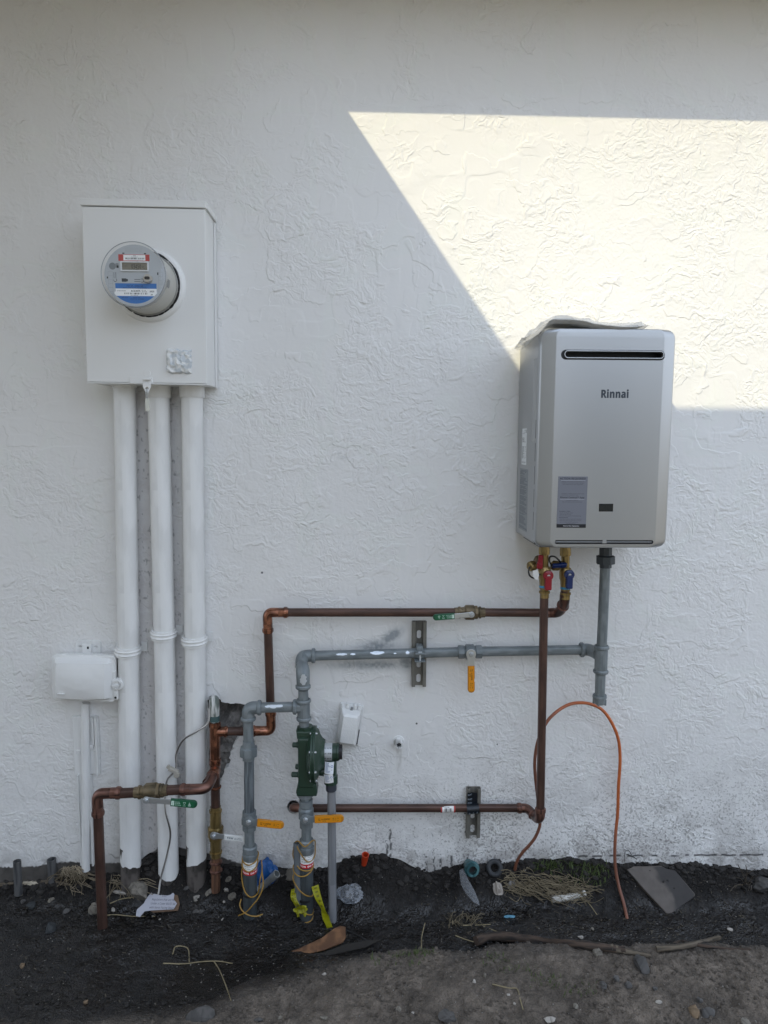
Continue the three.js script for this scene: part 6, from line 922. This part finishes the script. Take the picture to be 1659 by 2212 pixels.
// ---- loose grains, clods and leaf scraps over the whole soil
{
  const kinds = [['gravel', 'tiny white shell and stone grains scattered over the soil', 2800, SM.white, [0.0006, 0.0042]], ['soil_crumb', 'dark crumbs of soil scattered over the ground', 9000, stoneMat(1, 1, 1), [0.0014, 0.0105]], ['leaf_litter', 'small brown leaf scraps scattered over the soil', 2200, stoneMat(0.13, 0.11, 0.08), [0.002, 0.007]]];
  for (const [name, label, n, m, [a, b]] of kinds) {
    const flat = name === 'leaf_litter', geo = stoneGeo(1, flat ? 0.25 : 0.75, flat ? 0.4 : 0.85, name.length, 1), im = new THREE.InstancedMesh(geo, m, n); im.name = name; im.userData = { label, category: 'debris', kind: 'stuff' }; im.castShadow = im.receiveShadow = true;
    const mt = new THREE.Matrix4(), q = new THREE.Quaternion(), e = new THREE.Euler();
    for (let k = 0; k < n; k++) {
      let x = rnd(-1.25, 1.45), z = rnd(0.0, 0.78); if (name === 'soil_crumb' && k % 3 === 0) z = rnd() ** 2 * 0.2;
      if (name === 'leaf_litter') { x = k % 2 ? rnd(0.2, 1.3) : rnd(-1.2, 1.4); z = k % 2 ? rnd(0.02, 0.25) : z; }
      const s = lerp(a, b, rnd() ** 3) * (name === 'soil_crumb' && k % 3 === 0 && z < 0.06 ? 2.2 : 1), d = dryness(x, z); if (name === 'soil_crumb' && k % 3 && (fbm(x * 9, z * 9, 2) < 0.45 || (z > 0.1 && d < 0.4 && rnd() < 0.75))) { k--; continue; }
      e.set(rnd(-0.5, 0.5), rnd(0, 6.28), rnd(-0.5, 0.5)); q.setFromEuler(e); mt.compose(V(x, groundY(x, z) + s * 0.15, z), q, V(s * (flat ? 1.6 : 1) * 1.3, s, s * 1.2)); im.setMatrixAt(k, mt); if (name === 'soil_crumb') { const t = rnd(0.7, 1.25), w = d > 0.5; im.setColorAt(k, rgb((w ? 0.13 : 0.03) * t, (w ? 0.107 : 0.026) * t, (w ? 0.086 : 0.023) * t)); }
    }
    scene.add(im);
  }
}
// ---- litter
{ const a = G(556, 1928).add(V(0, 0.012, 0)), b = P(598, 1887, 0.1), t = thing('metal_tube', 'short shiny galvanised tube leaning beside the gas riser', 'metal tube', a.clone()), L = a.distanceTo(b); part(t, 'tube', spin(a, b, [[0, 0.009], [0, 0.0115], [L * 0.7, 0.0115], [L * 0.72, 0.0125], [L, 0.0125], [L, 0.0105], [L * 0.5, 0.0095]], 24), std(0.55, 0.57, 0.57, 0.36, 0.75)); part(t, 'inside', spin(b.clone().lerp(a, 0.3), b, [[0, 0], [0, 0.0105], [L * 0.29, 0.0105]], 20), M.black); }
function rag(name, label, category, px, py, w, d, h, m, seed) {   // crumpled film or paper: a lump of folded facets
  const c = G(px, py), g = mergeVertices(new THREE.IcosahedronGeometry(0.5, 7).deleteAttribute('uv').deleteAttribute('normal')), p = g.attributes.position, v = V(), uv = [];
  for (let i = 0; i < p.count; i++) { v.fromBufferAttribute(p, i); const f = Math.abs(2 * fbm(v.x * 3 + seed, v.y * 3 + v.z * 2.3 + seed, 2) - 1), o = fbm(Math.atan2(v.z, v.x) * 1.1 + seed + 20, seed, 2), k = (0.6 + 0.8 * o) * (1.15 - 0.75 * f); p.setXYZ(i, v.x * w * k, Math.max(-0.1, v.y) * h * (0.6 + k * 0.7), v.z * d * k); uv.push(v.x, v.z); }
  g.setAttribute('uv', new THREE.Float32BufferAttribute(uv, 2)); g.translate(c.x, c.y + h * 0.08, Math.max(c.z, d * 0.4)); return single(name, label, category, c, toCreasedNormals(g, 0.25), m);
}
rag('blue_rag', 'crumpled blue plastic scrap behind the galvanised tube', 'plastic scrap', 574, 1900, 0.075, 0.05, 0.11, std(0.01, 0.085, 0.28, 0.4, 0, { side: THREE.DoubleSide }), 4);
const film = phys(0.66, 0.69, 0.73, 0.16, 0, { transmission: 0.82, thickness: 0, side: THREE.DoubleSide });
rag('plastic_wrap', 'crumpled clear plastic wrap lying beside the relief line', 'plastic wrap', 757, 1936, 0.085, 0.05, 0.055, film, 11);
rag('paper_scrap', 'pale crumpled paper scrap at the end of the straw heap', 'paper scrap', 1076, 1924, 0.032, 0.03, 0.045, std(0.34, 0.3, 0.26, 0.7, 0, { side: THREE.DoubleSide }), 21);
rag('paper_scrap', 'small grey paper scrap within the straw heap', 'paper scrap', 1106, 1914, 0.028, 0.024, 0.03, std(0.2, 0.19, 0.18, 0.7, 0, { side: THREE.DoubleSide }), 25);
rag('plastic_chip', 'tiny light blue plastic strip on the trench floor', 'plastic chip', 1101, 1979, 0.034, 0.012, 0.008, std(0.08, 0.24, 0.34, 0.4, 0, { side: THREE.DoubleSide }), 31);
{ // ---- orange cap
  const g = G(788, 1868), a = P(786, 1867, 0.03), b = P(789.5, 1846, 0.042); a.y = Math.min(a.y, g.y + 0.01); const d = b.clone().sub(a), L = d.length(); single('orange_cap', 'small bright orange plastic sleeve stuck in the bank', 'plastic cap', g, spin(a, b, [[0, 0], [0, 0.009], [L, 0.0128], [L, 0.0098], [L * 0.35, 0.008], [L * 0.35, 0]], 22), std(0.46, 0.045, 0.012, 0.4)); }
{ // ---- teal bottle neck and the plastic film hanging from it
  const c = G(1019, 1894), f = P(1022, 1881, c.z + 0.045), d = V(0.12, 0.22, 1).normalize(), a = f.clone().addScaledVector(d, -0.06), t = thing('teal_fitting', 'ringed teal plastic pipe end pointing out of the bank', 'plastic fitting', c.clone());
  part(t, 'tube', spin(a, f, [[0, 0.017], [0.03, 0.019], [0.04, 0.026], [0.046, 0.0265], [0.05, 0.022], [0.056, 0.0225], [0.06, 0.021], [0.06, 0.014], [0.03, 0.013], [0.02, 0]], 28), tinted([0.012, 0.06, 0.066], [0.06, 0.15, 0.158], 0.45, 0, 5, 5)); part(t, 'dark_inside', spin(f.clone().addScaledVector(d, -0.02), f, [[0, 0], [0.001, 0.0135], [0.015, 0.0138]], 20), M.black);
  const q = [[992, 1880, 0.06], [1000, 1876, 0.07], [1012, 1900, 0.1], [1028, 1930, 0.15], [1037, 1956, 0.19], [1022, 1948, 0.18], [1006, 1930, 0.14], [995, 1910, 0.1]].map(([x, y, z]) => P(x, y, z)), n = q.length, ctr = q.reduce((s, p) => s.add(p), V(0, 0, 0)).multiplyScalar(1 / n).add(V(0, 0.006, 0.012)), pos = [ctr.x, ctr.y, ctr.z], idx = []; q.forEach((p) => { p.y = Math.max(p.y, groundY(p.x, p.z) + 0.001); pos.push(p.x, p.y, p.z); }); for (let i = 1; i <= n; i++) idx.push(0, i, i % n + 1);
  single('plastic_film', 'pointed sheet of clear plastic film hanging beside the teal fitting', 'plastic film', G(1035, 1956), geoOf(pos, idx), film);
}
{ const c = G(1067, 1874), g = new THREE.TorusGeometry(0.021, 0.0085, 12, 30); g.rotateX(-0.5); g.translate(c.x, c.y + 0.008, c.z + 0.01); single('grey_ring', 'muddy grey rubber ring half sunk beside the teal fitting', 'ring', c, g, std(0.035, 0.037, 0.04, 0.7)); }
for (const [x, y0, y1, r, label] of [[37, 1860, 1924, 0.0125, 'open grey plastic pipe stub with pale roots on both sides'], [111, 1856, 1900, 0.0145, 'muddy grey pipe stub tight against the bare concrete']]) {
  const z = x < 60 ? 0.06 : 0.018, a = P(x + 3, y1 + 8, z), b = P(x, y0, z), L = a.distanceTo(b), t = thing('plastic_stub', label, 'pipe stub', P(x + 3, y1, z)); part(t, 'pipe', spin(a, b, [[0, 0], [0, r], [L, r], [L, r - 0.003], [L - 0.03, r - 0.003], [L - 0.03, 0]], 22), tinted([0.04, 0.042, 0.045], [0.1, 0.1, 0.1], 0.6, 0, 8, 5));
}
renderer.render(scene, camera);
